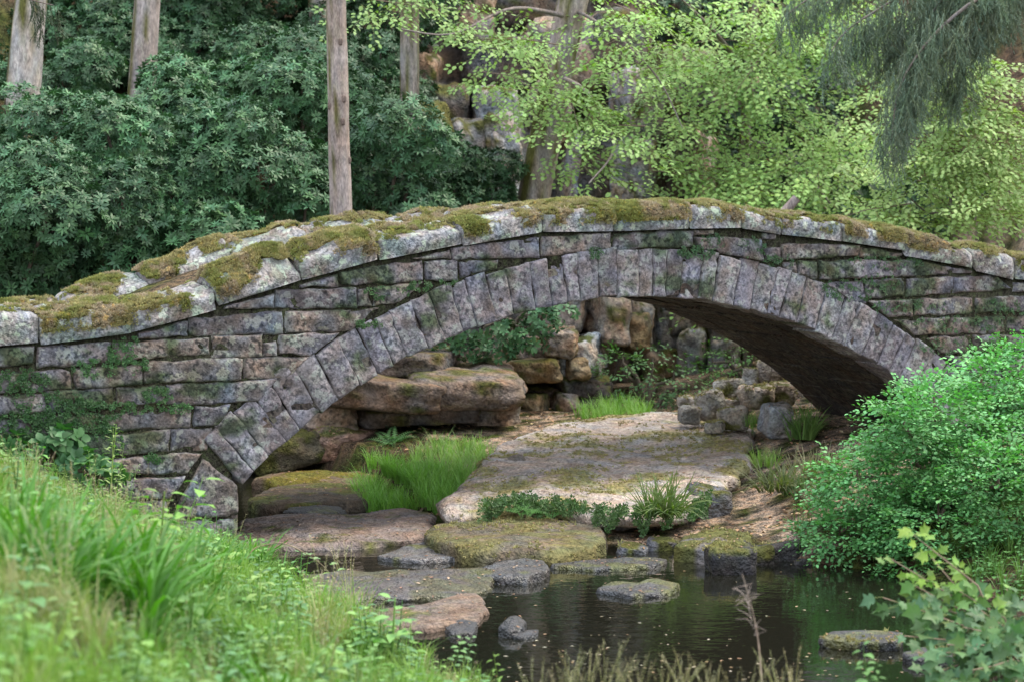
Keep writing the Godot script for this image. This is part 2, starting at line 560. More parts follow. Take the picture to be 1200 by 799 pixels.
func wall_stone(q: Array, proud: float, rough: float, depth: float, base: Color, green: float, sd: float, tool := Vector2(2.2, 5.0), worn := 0.022) -> ArrayMesh:
	# a squared block: gently rounded arrises, uneven hammered face, four sides running back into the wall
	var a: Vector2 = q[0]
	var b: Vector2 = q[1]
	var c: Vector2 = q[2]
	var d: Vector2 = q[3]
	var lx := maxf(0.09, (a.distance_to(b) + d.distance_to(c)) * 0.5)
	var ly := maxf(0.07, (a.distance_to(d) + b.distance_to(c)) * 0.5)
	var ssx := split_line(lx, 0.055)
	var ssy := split_line(ly, 0.045)
	var v := PackedVector3Array()
	var col := PackedColorArray()
	var ix := PackedInt32Array()
	var w := ssx.size()
	var h := ssy.size()
	var tilt := Vector2(rng.randf_range(-0.03, 0.03), rng.randf_range(-0.05, 0.05))
	for j in h:
		for i in w:
			var s: float = ssx[i]
			var t: float = ssy[j]
			var p := a.lerp(b, s).lerp(d.lerp(c, s), t)
			var e := minf(minf(s, 1.0 - s) * lx, minf(t, 1.0 - t) * ly)
			var k := clampf(e / 0.03, 0.0, 1.0)
			var z := proud - worn * (1.0 - sqrt(1.0 - (1.0 - k) * (1.0 - k)))
			z += tilt.x * (s - 0.5) * lx + tilt.y * (t - 0.5) * ly
			z += rough * (fb("mid", p.x * tool.x, p.y * tool.y, sd) + 0.45 * fb("fine", p.x * 1.2, p.y * 2.0, sd)) * (0.35 + 0.65 * k)
			# now and then a flake has come off a corner or an edge
			z -= 0.035 * ss(0.30, 0.42, fb("patch", p.x * 2.0, p.y * 2.6, sd * 3.0))
			var o := Vector2(fb("fine", p.x * 1.1, p.y * 1.1, sd + 20.0), fb("fine", p.x * 1.1, p.y * 1.1, sd + 40.0)) * 0.022 * (1.0 - 0.8 * k)
			var p3 := Vector3(p.x + o.x, p.y + o.y, z)
			v.append(p3)
			col.append(stone_colour(p3, base, green))
	for j in h - 1:
		for i in w - 1:
			var n0 := j * w + i
			quad_ix(ix, n0, n0 + 1, n0 + w + 1, n0 + w)
	var rim := []
	for i in w:
		rim.append(i)
	for j in range(1, h):
		rim.append(j * w + w - 1)
	for i in range(w - 2, -1, -1):
		rim.append((h - 1) * w + i)
	for j in range(h - 2, 0, -1):
		rim.append(j * w)
	var base_n := v.size()
	for r in rim:
		v.append(Vector3(v[r].x, v[r].y, -depth))
		col.append(col[r])
	for k in rim.size():
		var k2 := (k + 1) % rim.size()
		quad_ix(ix, rim[k], base_n + k, base_n + k2, rim[k2])
	return finish(v, ix, col)

func quad_of(row: Array) -> Array:
	return [face(row[0], row[1]), face(row[2], row[3]), face(row[4], row[5]), face(row[6], row[7])]

func shrink(q: Array, gap: float) -> Array:
	var m: Vector2 = (q[0] + q[1] + q[2] + q[3]) * 0.25
	var out := []
	for p in q:
		var k: Vector2 = p - m
		out.append(m + Vector2(k.x - signf(k.x) * minf(gap, absf(k.x) * 0.3), k.y - signf(k.y) * minf(gap, absf(k.y) * 0.3)))
	return out

func coping_mesh(q: Array, rise: float, deep: float, z0: float, sd: float, moss_pts: Array, moss_want: float, hang := -0.22) -> ArrayMesh:
	# a rough slab with a humped back: front face, sloping top, back face, two ends
	var a: Vector2 = q[0]
	var b: Vector2 = q[1]
	var c: Vector2 = q[2]
	var d: Vector2 = q[3]
	var n := maxi(8, int(a.distance_to(b) / 0.05))
	# profile: [share of front height, depth share, hump share]
	var prof := [[0.0, 0.0, 0.0], [0.12, -0.012, 0.0], [0.4, -0.018, 0.0], [0.72, -0.014, 0.0], [0.93, 0.0, 0.0], [1.0, 0.045, 0.12], [1.0, 0.14, 0.36], [1.0, 0.27, 0.62], [1.0, 0.42, 0.86], [1.0, 0.58, 1.0], [1.0, 0.74, 0.98], [1.0, 0.88, 0.82], [0.95, 0.98, 0.55], [0.6, 1.0, 0.2], [0.0, 1.0, 0.0]]
	var v := PackedVector3Array()
	var col := PackedColorArray()
	var ix := PackedInt32Array()
	var m := prof.size()
	for i in n + 1:
		var s := float(i) / n
		var top := a.lerp(b, s)
		var bot := d.lerp(c, s)
		var endk := ss(0.0, 0.06, minf(s, 1.0 - s) * a.distance_to(b))
		for k in m:
			var f: Array = prof[k]
			var p2 := bot.lerp(top, f[0])
			var hump: float = rise * f[2] * (0.75 + 0.5 * fb("mid", p2.x * 1.3, sd, f[1] * 2.0)) * (0.55 + 0.45 * endk)
			var p := Vector3(p2.x, p2.y + hump, z0 - f[1] * deep)
			var lump := fb("mid", p.x * 2.0, p.y * 4.0 + sd, p.z * 2.4) * 0.035 + fb("fine", p.x * 1.2, p.y * 2.2 + sd, p.z * 1.4) * 0.016
			var outward := Vector3(0, 1.0, 0.25) if f[0] >= 1.0 else Vector3(0, 0.15, 1.0 if f[1] < 0.5 else -1.0)
			if k > 0 and k < m - 1:
				p += outward * lump * (0.4 + 0.6 * endk)
			p.z -= 0.02 * (1.0 - endk) * (1.0 if f[1] < 0.5 else -1.0)
			p.x += 0.012 * fb("fine", sd, p.y * 2.0, p.z * 2.0)
			v.append(p)
			var cc := Color(0.45, 0.435, 0.42) * (1.0 + 0.30 * fb("patch2", p.x, p.y * 1.5 + sd, p.z))
			cc = cc.lerp(Color(0.24, 0.20, 0.165), ss(0.05, 0.3, fb("patch", p.x * 1.4, p.y * 2.0, p.z + sd)) * 0.7)
			cc = cc.lerp(Color(0.29, 0.34, 0.28), ss(0.12, 0.24, fb("patch2", p.x * 1.2 + 9.0, p.y * 1.8, p.z + sd)) * 0.7)
			col.append(Color(cc.r, cc.g, cc.b))
	for i in n:
		for k in m - 1:
			var n0 := i * m + k
			quad_ix(ix, n0, n0 + 1, n0 + m + 1, n0 + m)
			# where moss can sit
			var p: Vector3 = v[n0]
			if moss_want > -9.0 and k >= 2 and k <= 12:
				var want := fb("patch", p.x * 0.9 + 3.0, sd * 0.3, p.z * 1.6) + 0.5 * fb("patch2", p.x * 1.5, p.y * 2.0, p.z * 2.0)
				want += moss_want + (0.10 if k >= 6 else (-0.02 if k >= 4 else hang))
				if want > 0.0:
					moss_pts.append([v[n0], v[n0 + 1], v[n0 + m + 1], v[n0 + m], want])
	for e in [0, n]:
		var mid := Vector3.ZERO
		for k in m:
			mid += v[e * m + k]
		var ci := v.size()
		v.append(mid / m)
		col.append(col[e * m])
		for k in m - 1:
			if e == 0:
				ix.append(ci); ix.append(e * m + k + 1); ix.append(e * m + k)
			else:
				ix.append(ci); ix.append(e * m + k); ix.append(e * m + k + 1)
	return finish(v, ix, col)

func moss_cushion(cells: Array, sd: float) -> ArrayMesh:
	# a lumpy pad of moss over the given patches of a stone: raised in the middle, thinning to nothing at its rim
	var weight := {}
	var near := {}
	for cell in cells:
		for k in 4:
			var key := Vector3i((cell[k] * 2000.0).round())
			near[key] = near.get(key, 0) + 1
			weight[key] = maxf(weight.get(key, 0.0), cell[4])
	var v := PackedVector3Array()
	var col := PackedColorArray()
	var ix := PackedInt32Array()
	var index := {}
	for cell in cells:
		var nrm: Vector3 = (cell[2] - cell[0]).cross(cell[1] - cell[3]).normalized()
		if nrm.y < -0.3 or (nrm.y < 0.2 and nrm.z < 0.0):
			nrm = -nrm
		# four fold finer than the stone below
		var sub := 3
		for j in sub:
			for i in sub:
				var ids := []
				for o in [[0, 0], [1, 0], [1, 1], [0, 1]]:
					var s := float(i + o[0]) / sub
					var t := float(j + o[1]) / sub
					var p: Vector3 = cell[0].lerp(cell[1], s).lerp(cell[3].lerp(cell[2], s), t)
					var key := Vector3i((p * 2000.0).round())
					if not index.has(key):
						var thick := 0.0
						var full := 0.0
						for q in 4:
							var qk := Vector3i((cell[q] * 2000.0).round())
							var bw: float = [(1.0 - s) * (1.0 - t), s * (1.0 - t), s * t, (1.0 - s) * t][q]
							full += bw * (1.0 if near[qk] >= 4 else 0.0)
							thick += bw * minf(1.0, weight[qk] * 3.0)
						thick *= full
						var lump: float = 0.6 + 0.7 * fb("fine", p.x * 1.8, p.y * 1.8, p.z * 1.8 + sd) + 0.5 * fb("grain", p.x, p.y, p.z)
						index[key] = v.size()
						v.append(p + nrm * (-0.004 + thick * 0.042 * lump))
						col.append(moss_colour(p, sd))
					ids.append(index[key])
				quad_ix(ix, ids[0], ids[1], ids[2], ids[3])
	return finish(v, ix, col)

func moss_colour(p: Vector3, sd: float) -> Color:
	var k := fb("patch", p.x * 1.5, p.y * 1.5 + sd, p.z * 1.5)
	var c := Color(0.30, 0.265, 0.125).lerp(Color(0.215, 0.225, 0.075), ss(-0.1, 0.25, k))
	c = c.lerp(Color(0.35, 0.285, 0.19), ss(0.1, 0.3, fb("patch2", p.x, p.y, p.z + sd)))
	return c * (1.0 + 0.35 * fb("fine", p.x * 3.0, p.y * 3.0, p.z * 3.0))

func moss_tuft_mesh() -> ArrayMesh:
	var v := PackedVector3Array()
	var col := PackedColorArray()
	var ix := PackedInt32Array()
	for i in 9:
		var a := TAU * i / 9.0 + rng.randf() * 0.5
		var lean := rng.randf_range(0.1, 0.8)
		var dir := Vector3(cos(a) * lean, 1.0, sin(a) * lean).normalized()
		var o := Vector3(cos(a), 0, sin(a)) * rng.randf() * 0.008
		var side := dir.cross(Vector3(sin(a), 0.2, cos(a))).normalized() * 0.0028
		var b := v.size()
		var l := rng.randf_range(0.008, 0.018)
		v.append(o - side); v.append(o + side); v.append(o + dir * l)
		var g := rng.randf_range(0.8, 1.25)
		col.append(gray(g * 0.8)); col.append(gray(g * 0.8)); col.append(gray(g * 1.1))
		ix.append(b); ix.append(b + 1); ix.append(b + 2)
	return finish(v, ix, col)

func arch_top(u: float) -> float:
	return ARC_Y + sqrt(maxf(0.0, R_OUT * R_OUT - u * u))

func build_bridge():
	bridge = thing("stone_bridge", "old humpbacked stone arch bridge with mossy coping crossing the stream", "bridge", bridge_at)
	bridge.rotation.y = TURN
	# heart of the walls, set back behind the stones so that the joints read as open gaps
	var low_line := []
	for row in COPING:
		low_line.append([face(row[6], row[7]).x, face(row[6], row[7]).y])
		low_line.append([face(row[4], row[5]).x - 0.001, face(row[4], row[5]).y])
	low_line.insert(0, [-9.0, low_line[0][1] - 0.75])
	low_line.append([9.0, low_line[-1][1] - 0.5])
	var us := []
	var u := -8.6
	while u <= 8.6:
		us.append([u, maxf(-0.6, arch_top(u) - 0.16) if absf(u) < 3.86 else -0.6])
		if absf(u + 3.86) < 0.051 or absf(u - 3.80) < 0.051:
			us.append([signf(u) * 3.86, -0.6 if u > 0.0 else arch_top(3.86) - 0.16])
		u += 0.1
	us.sort_custom(func(p, q): return p[0] < q[0])
	var v := PackedVector3Array()
	var col := PackedColorArray()
	var ix := PackedInt32Array()
	for p in us:
		var hi: float = table(low_line, p[0]) + 0.02
		for zz in [-0.034, -WIDE + 0.034]:
			v.append(Vector3(p[0], p[1], zz)); v.append(Vector3(p[0], hi, zz))
		for k in 4:
			col.append(Color(0.085, 0.075, 0.055))
	for i in us.size() - 1:
		var a := i * 4
		quad_ix(ix, a + 1, a + 5, a + 4, a)
		quad_ix(ix, a + 7, a + 3, a + 2, a + 6)
		quad_ix(ix, a + 3, a + 7, a + 5, a + 1)
		quad_ix(ix, a, a + 4, a + 6, a + 2)
	part("wall_core", finish(v, ix, col), M.core, bridge)
	# wall blocks
	var sd := 1.0
	for row in WALL:
		var q := quad_of(row)
		var mid: Vector2 = (q[0] + q[2]) * 0.5
		var base: Color = stone_tints[rng.randi() % stone_tints.size()] * rng.randf_range(0.82, 1.12)
		var green := -0.06
		if row[0] < 100 and row[1] > 425:
			green = 0.12
		elif row[0] > 800:
			green = 0.03
			base *= 0.9
		var st := part("wall_stone", wall_stone(shrink(q, 0.001), rng.randf_range(-0.008, 0.022), 0.020, 0.2, base, green, sd), M.stone, bridge)
		sd += 1.7
	# arch ring
	var ang := -SPRING
	var edges := [ang]
	while ang < SPRING - 0.05:
		ang += rng.randf_range(0.024, 0.042)
		edges.append(minf(ang, SPRING))
	edges[-1] = SPRING
	var ring_tints := [Color(0.375, 0.35, 0.37), Color(0.335, 0.31, 0.335), Color(0.38, 0.36, 0.365), Color(0.35, 0.32, 0.325), Color(0.30, 0.28, 0.30), Color(0.43, 0.415, 0.425)]
	for i in edges.size() - 1:
		var a0: float = edges[i]
		var a1: float = edges[i + 1]
		var ro := R_OUT + rng.randf_range(-0.02, 0.03) + (rng.randf_range(0.03, 0.09) if a0 < -0.56 else 0.0)
		var ri := R_IN + rng.randf_range(-0.012, 0.006)
		var g := 0.0006
		var q := [Vector2(sin(a0 + g) * ro, ARC_Y + cos(a0 + g) * ro), Vector2(sin(a1 - g) * ro, ARC_Y + cos(a1 - g) * ro), Vector2(sin(a1 - g) * ri, ARC_Y + cos(a1 - g) * ri), Vector2(sin(a0 + g) * ri, ARC_Y + cos(a0 + g) * ri)]
		var base: Color = ring_tints[rng.randi() % ring_tints.size()] * rng.randf_range(0.85, 1.12)
		var rough := 0.026 if a0 < -0.42 else 0.013
		part("voussoir", wall_stone(q, rng.randf_range(-0.006, 0.012), rough, 0.36, base, -0.16, sd, Vector2(3.0, 3.0), 0.010), M.voussoir, bridge)
		sd += 1.3
		# the barrel behind it: stones of the same course running back through the arch
		var z := -0.02
		while z > -WIDE + 0.1:
			var z2 := maxf(z - rng.randf_range(0.35, 0.75), -WIDE)
			if z2 < -WIDE + 0.2:
				z2 = -WIDE
			var rr := R_IN + rng.randf_range(0.008, 0.03)
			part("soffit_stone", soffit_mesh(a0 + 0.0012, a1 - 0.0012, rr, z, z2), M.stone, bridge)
			z = z2
	# the two piers below the arch: courses on the inner faces
	for s in [-1.0, 1.0]:
		var y := ARC_Y + cos(SPRING) * R_IN
		while y > -0.5:
			var y2 := y - rng.randf_range(0.18, 0.26)
			var z := -0.04
			while z > -WIDE + 0.1:
				var z2 := maxf(z - rng.randf_range(0.4, 0.8), -WIDE)
				if z2 < -WIDE + 0.22:
					z2 = -WIDE
				var x0: float = s * (sin(SPRING) * R_IN + rng.randf_range(0.0, 0.025))
				var m := BoxMesh.new()
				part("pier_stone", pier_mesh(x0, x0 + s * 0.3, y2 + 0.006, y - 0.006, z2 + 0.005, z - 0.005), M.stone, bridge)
				z = z2
			y = y2
	# parapets
	var tuft_at := []
	var tuft_tint := []
	var k := 0
	for row in COPING:
		var q := quad_of(row)
		var cells := []
		var want := 0.10
		if row[0] > 600 and row[0] < 1060 and k != 10:
			want = 0.34
		if k in [2, 5, 13]:
			want = -0.06
		if k in [0, 10]:
			want = -0.02
		var cm := coping_mesh(q, row[8], 0.46, 0.035, 5.0 + k * 3.1, cells, want, -0.22 if want < 0.3 else -0.12)
		var cs := part("coping_stone", cm, M.coping, bridge)
		if cells.size() > 3:
			part("moss_pad", moss_cushion(cells, k * 2.0), M.moss, cs)
			add_tufts(cells, tuft_at, tuft_tint, k * 2.0)
		k += 1
	for row in FAR_COPING:
		var a := face(row[0], row[1], WIDE - 0.25)
		var b := face(row[2], row[3], WIDE - 0.25)
		var q := [a - Vector2(0, 0.12), b - Vector2(0, 0.12), b - Vector2(0, 0.42), a - Vector2(0, 0.42)]
		var cells := []
		var cm := coping_mesh(q, 0.12, 0.46, -WIDE + 0.42, 50.0 + k * 2.3, cells, 0.04)
		var cs := part("coping_stone", cm, M.coping, bridge)
		if cells.size() > 3:
			part("moss_pad", moss_cushion(cells, k * 2.0), M.moss, cs)
			add_tufts(cells, tuft_at, tuft_tint, k * 2.0)
		k += 1
	scatter("moss", moss_tuft_mesh(), M.tuft, bridge, tuft_at, tuft_tint)
	# beaten earth between the parapets
	v = PackedVector3Array(); col = PackedColorArray(); ix = PackedInt32Array()
	u = -8.4
	while u <= 8.4:
		for j in 9:
			var zz := lerpf(-0.40, -1.95, j / 8.0)
			v.append(Vector3(u, table(low_line, u) + 0.06 + 0.03 * fb("mid", u, zz * 2.0), zz))
			col.append(Color(0.17, 0.13, 0.09).lerp(Color(0.10, 0.12, 0.04), ss(0.0, 0.2, fb("patch", u, zz))))
		u += 0.15
	for i in v.size() / 9 - 1:
		for j in 8:
			var n0 := i * 9 + j
			quad_ix(ix, n0, n0 + 1, n0 + 10, n0 + 9)
	part("deck", finish(v, ix, col), M.earth, bridge)

func add_tufts(cells: Array, places: Array, tints: Array, sd: float):
	for cell in cells:
		var nrm: Vector3 = (cell[2] - cell[0]).cross(cell[1] - cell[3]).normalized()
		if nrm.y < -0.3 or (nrm.y < 0.2 and nrm.z < 0.0):
			nrm = -nrm
		var area: float = (cell[2] - cell[0]).length() * (cell[3] - cell[1]).length() * 0.5
		var n := int(area * 7000.0 * minf(1.0, 0.35 + cell[4] * 3.0))
		for i in n:
			var s := rng.randf()
			var t := rng.randf()
			var p: Vector3 = cell[0].lerp(cell[1], s).lerp(cell[3].lerp(cell[2], s), t)
			var dir := (nrm + any_dir() * 0.5 + Vector3(0, 0.3, 0)).normalized()
			places.append(Transform3D(looking(dir, rng.randf() * TAU).scaled(Vector3.ONE * rng.randf_range(0.8, 1.7)), p + nrm * (0.030 * minf(1.0, cell[4] * 3.0))))
			tints.append(vary(moss_colour(p, sd) * 1.15, 0.25))

func soffit_mesh(a0: float, a1: float, r: float, z0: float, z1: float) -> ArrayMesh:
	var v := PackedVector3Array()
	var col := PackedColorArray()
	var ix := PackedInt32Array()
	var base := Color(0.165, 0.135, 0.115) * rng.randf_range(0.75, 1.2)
	var zs := [z0 - 0.004, lerpf(z0, z1, 0.5), z1 + 0.004]
	for z in zs:
		for a in [a0, (a0 + a1) * 0.5, a1]:
			var rr: float = r + 0.008 * fb("fine", a * 20.0, z * 2.0)
			v.append(Vector3(sin(a) * rr, ARC_Y + cos(a) * rr, z))
			col.append(base)
	for z in zs:
		for a in [a0, (a0 + a1) * 0.5, a1]:
			v.append(Vector3(sin(a) * (r + 0.3), ARC_Y + cos(a) * (r + 0.3), z))
			col.append(base)
	for j in 2:
		for i in 2:
			var n0 := j * 3 + i
			quad_ix(ix, n0, n0 + 1, n0 + 4, n0 + 3)
			quad_ix(ix, n0 + 9, n0 + 12, n0 + 13, n0 + 10)
	for i in 2:
		quad_ix(ix, i, i + 9, i + 10, i + 1)
		quad_ix(ix, i + 7, i + 16, i + 15, i + 6)
		quad_ix(ix, 3 * i + 3, 3 * i + 12, 3 * i + 9, 3 * i)
		quad_ix(ix, 3 * i + 2, 3 * i + 11, 3 * i + 14, 3 * i + 5)
	return finish_flat(v, ix, col)

func finish_flat(v: PackedVector3Array, ix: PackedInt32Array, c: PackedColorArray) -> ArrayMesh:
	var st := SurfaceTool.new()
	st.begin(Mesh.PRIMITIVE_TRIANGLES)
	st.set_smooth_group(-1)
	for i in ix:
		st.set_color(c[i])
		st.add_vertex(v[i])
	st.generate_normals()
	return st.commit()

func pier_mesh(x0: float, x1: float, y0: float, y1: float, z0: float, z1: float) -> ArrayMesh:
	var v := PackedVector3Array()
	var col := PackedColorArray()
	var ix := PackedInt32Array()
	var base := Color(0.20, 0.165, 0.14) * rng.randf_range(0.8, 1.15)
	var bev := 0.015
	for f in [[x0 + signf(x1 - x0) * bev, 0.0], [x0, bev], [x0, bev], [x1, 0.0]]:
		for c in [[0, 0], [1, 0], [1, 1], [0, 1]]:
			v.append(Vector3(f[0], lerpf(y0 + f[1], y1 - f[1], c[0]), lerpf(z0 + f[1], z1 - f[1], c[1])))
			col.append(base)
	for i in 4:
		var j := (i + 1) % 4
		quad_ix(ix, i, j, 4 + j, 4 + i)
		quad_ix(ix, i, 12 + i, 12 + j, j)
	quad_ix(ix, 8, 9, 10, 11)
	return finish_flat(v, ix, col)

# ---------------------------------------------------------------- rocks
func slab_mesh(outline: Array, thick: float, undercut: float, dome: float, rough: float, base: Color, moss: float, moss_col: Color, sd: float, sides := 56, lip := 1.0) -> Array:
	# a bed of rock: the outline is its upper edge, the top swells a little, the sides are layered and cut back below. Returns [mesh, place].
	var mid := Vector3.ZERO
	for p in outline:
		mid += p
	mid /= outline.size()
	var rad := []
	var hgt := []
	for k in sides:
		var a := TAU * k / sides
		var dir := Vector2(cos(a), sin(a))
		var best := 0.05
		var hy := mid.y
		for i in outline.size():
			var p: Vector3 = outline[i] - mid
			var q: Vector3 = outline[(i + 1) % outline.size()] - mid
			var p2 := Vector2(p.x, p.z)
			var e := Vector2(q.x, q.z) - p2
			var den := dir.cross(e)
			if absf(den) < 1e-6:
				continue
			var t := p2.cross(e) / den
			var s := p2.cross(dir) / den
			if t > 0.0 and s >= -0.001 and s <= 1.001 and t > best:
				best = t
				hy = lerpf(outline[i].y, outline[(i + 1) % outline.size()].y, clampf(s, 0.0, 1.0))
		best *= 1.0 + 0.09 * fb("mid", dir.x * 1.6 + sd, dir.y * 1.6, sd) + 0.05 * fb("fine", dir.x * 1.3, dir.y * 1.3, sd)
		rad.append(best)
		hgt.append(hy)
	var big := 0.0
	for r in rad:
		big = maxf(big, r)
	var rings := []
	var nr := clampi(int(big / 0.07), 6, 26)
	for i in nr:
		rings.append([0.96 * pow(float(i) / (nr - 1), 0.85), 0.0, 0])
	rings.append_array([[0.985, 0.05 * lip, 0], [1.0, 0.14 * lip, 1], [1.0, 0.30 * lip, 1], [1.0 - undercut * 0.3, 0.46 * lip, 1], [1.0 - undercut * 0.8, 0.62 * lip, 1], [1.0 - undercut * 0.8, 0.82, 1], [1.0 - undercut, 1.0, 1]])
	var v := PackedVector3Array()
	var col := PackedColorArray()
	var ix := PackedInt32Array()
	for ri in rings.size():
		var ring: Array = rings[ri]
		for k in sides:
			var a := TAU * k / sides
			var f: float = ring[0]
			var r: float = rad[k] * f
			var p := Vector3(cos(a) * r, 0, sin(a) * r)
			var w := p + mid
			p.y = lerpf(mid.y, hgt[k], f) - mid.y + dome * (1.0 - f * f) - ring[1] * thick
			if ring[2] == 0:
				p.y += rough * (fb("mid", w.x * 1.1, w.z * 1.1, sd) + 0.4 * fb("fine", w.x, w.z, sd))
			else:
				var push := rough * (1.2 * fb("mid", w.x * 1.2, w.z * 1.2, ring[1] * thick * 9.0 + sd) + 0.8 * fb("fine", w.x * 0.8, w.z * 0.8, ring[1] * thick * 4.0 + sd))
				p.x += cos(a) * push
				p.z += sin(a) * push
				p.y += rough * (1.0 - ring[1]) * (fb("mid", w.x * 1.1, w.z * 1.1, sd))
			v.append(p)
			var c := base * (1.0 + 0.35 * fb("patch2", w.x * 0.9, w.z * 0.9, sd + ring[1]))
			var m := fb("patch", w.x * 0.8 + 5.0, w.z * 0.8, sd) + 0.4 * fb("fine", w.x * 1.5, w.z * 1.5, sd) + moss - (0.25 if ring[2] == 1 and ring[1] > 0.5 else 0.0)
			c = c.lerp(moss_col * (1.0 + 0.4 * fb("fine", w.x * 2.0, w.z * 2.0, sd)), ss(0.0, 0.12, m))
			col.append(Color(c.r, c.g, c.b))
	for ri in rings.size() - 1:
		for k in sides:
			var k2 := (k + 1) % sides
			quad_ix(ix, (ri + 1) * sides + k, (ri + 1) * sides + k2, ri * sides + k2, ri * sides + k)
	return [finish(v, ix, col), mid]

func px_outline(pts: Array, y0: float, slope := 0.0, d0 := 0.0) -> Array:
	# picture points laid onto a (possibly tilted) level
	var out := []
	for i in range(0, pts.size(), 2):
		var p := on_y(pts[i], pts[i + 1], y0)
		if slope != 0.0:
			for k in 6:
				p = on_y(pts[i], pts[i + 1], y0 + slope * (-p.z - d0))
		out.append(p)
	return out

func boulder_mesh(size: Vector3, boxy: float, rough: float, base: Color, moss: float, sd: float, n := 9) -> ArrayMesh:
	# a block with worn corners: a cube pushed towards a ball, then roughened
	var v := PackedVector3Array()
	var col := PackedColorArray()
	var ix := PackedInt32Array()
	var index := {}
	for f in 6:
		var ids := []
		for j in n + 1:
			for i in n + 1:
				var s := lerpf(-1, 1, float(i) / n)
				var t := lerpf(-1, 1, float(j) / n)
				var p: Vector3 = [Vector3(s, t, 1), Vector3(-s, t, -1), Vector3(1, t, -s), Vector3(-1, t, s), Vector3(s, 1, -t), Vector3(s, -1, t)][f]
				var key := Vector3i((p * 1000.0).round())
				if not index.has(key):
					var e := 2.0 + boxy * 8.0
					var len := pow(pow(absf(p.x), e) + pow(absf(p.y), e) + pow(absf(p.z), e), 1.0 / e)
					var q := p / len
					q = Vector3(q.x * size.x, q.y * size.y, q.z * size.z) * 0.5
					var w := q * 1.0 + Vector3(sd * 1.7, sd * 0.9, -sd)
					var nn := fb("mid", w.x * 2.2, w.y * 3.0, w.z * 2.2) + 0.5 * fb("fine", w.x * 1.1, w.y * 1.8, w.z * 1.1)
					q += q.normalized() * nn * rough
					index[key] = v.size()
					v.append(q)
					var c := base * (1.0 + 0.35 * fb("patch2", w.x * 1.4, w.y * 2.0, w.z * 1.4))
					var m := fb("patch", w.x * 1.6, w.y * 1.6, w.z * 1.6) + moss + (0.16 if p.y > 0.8 else -0.12)
					c = c.lerp(Color(0.135, 0.135, 0.04) * (1.0 + 0.4 * fb("fine", w.x * 2.0, w.y * 2.0, w.z * 2.0)), ss(0.0, 0.14, m))
					col.append(Color(c.r, c.g, c.b))
				ids.append(index[key])
		for j in n:
			for i in n:
				var a: int = ids[j * (n + 1) + i]
				var b: int = ids[j * (n + 1) + i + 1]
				var c2: int = ids[(j + 1) * (n + 1) + i + 1]
				var d2: int = ids[(j + 1) * (n + 1) + i]
				quad_ix(ix, d2, c2, b, a)
	return finish(v, ix, col)

func bed(called: String, label: String, outline: Array, thick: float, undercut: float, dome: float, rough: float, base: Color, moss: float, sd: float, mat := "rock", moss_col := Color(0.14, 0.14, 0.045), lip := 1.0) -> MeshInstance3D:
	var r := slab_mesh(outline, thick, undercut, dome, rough, base, moss, moss_col, sd, 56 if lip > 0.9 else 110, lip)
	return one(called, r[0], M[mat], label, "rock", r[1])

func boulder(label: String, px: float, py: float, w: float, h: float, d: float, base: Color, moss: float, boxy := 0.45, turn := 0.3, group := "") -> MeshInstance3D:
	# px, py: middle of the boulder; w, h: its size in picture pixels; d: its distance
	var k := d / FPX
	var m := boulder_mesh(Vector3(w * k, h * k, (w + h) * 0.5 * k), boxy * 0.85, 0.075 * (w + h) * k, base, moss, px * 0.13 + py * 0.07, 8)
	var o := one("boulder", m, M.rock, label, "rock", at(px, py, d), group)
	o.rotation = Vector3(rng.randf_range(-0.18, 0.18), turn + rng.randf_range(-0.7, 0.7), rng.randf_range(-0.22, 0.22))
	return o

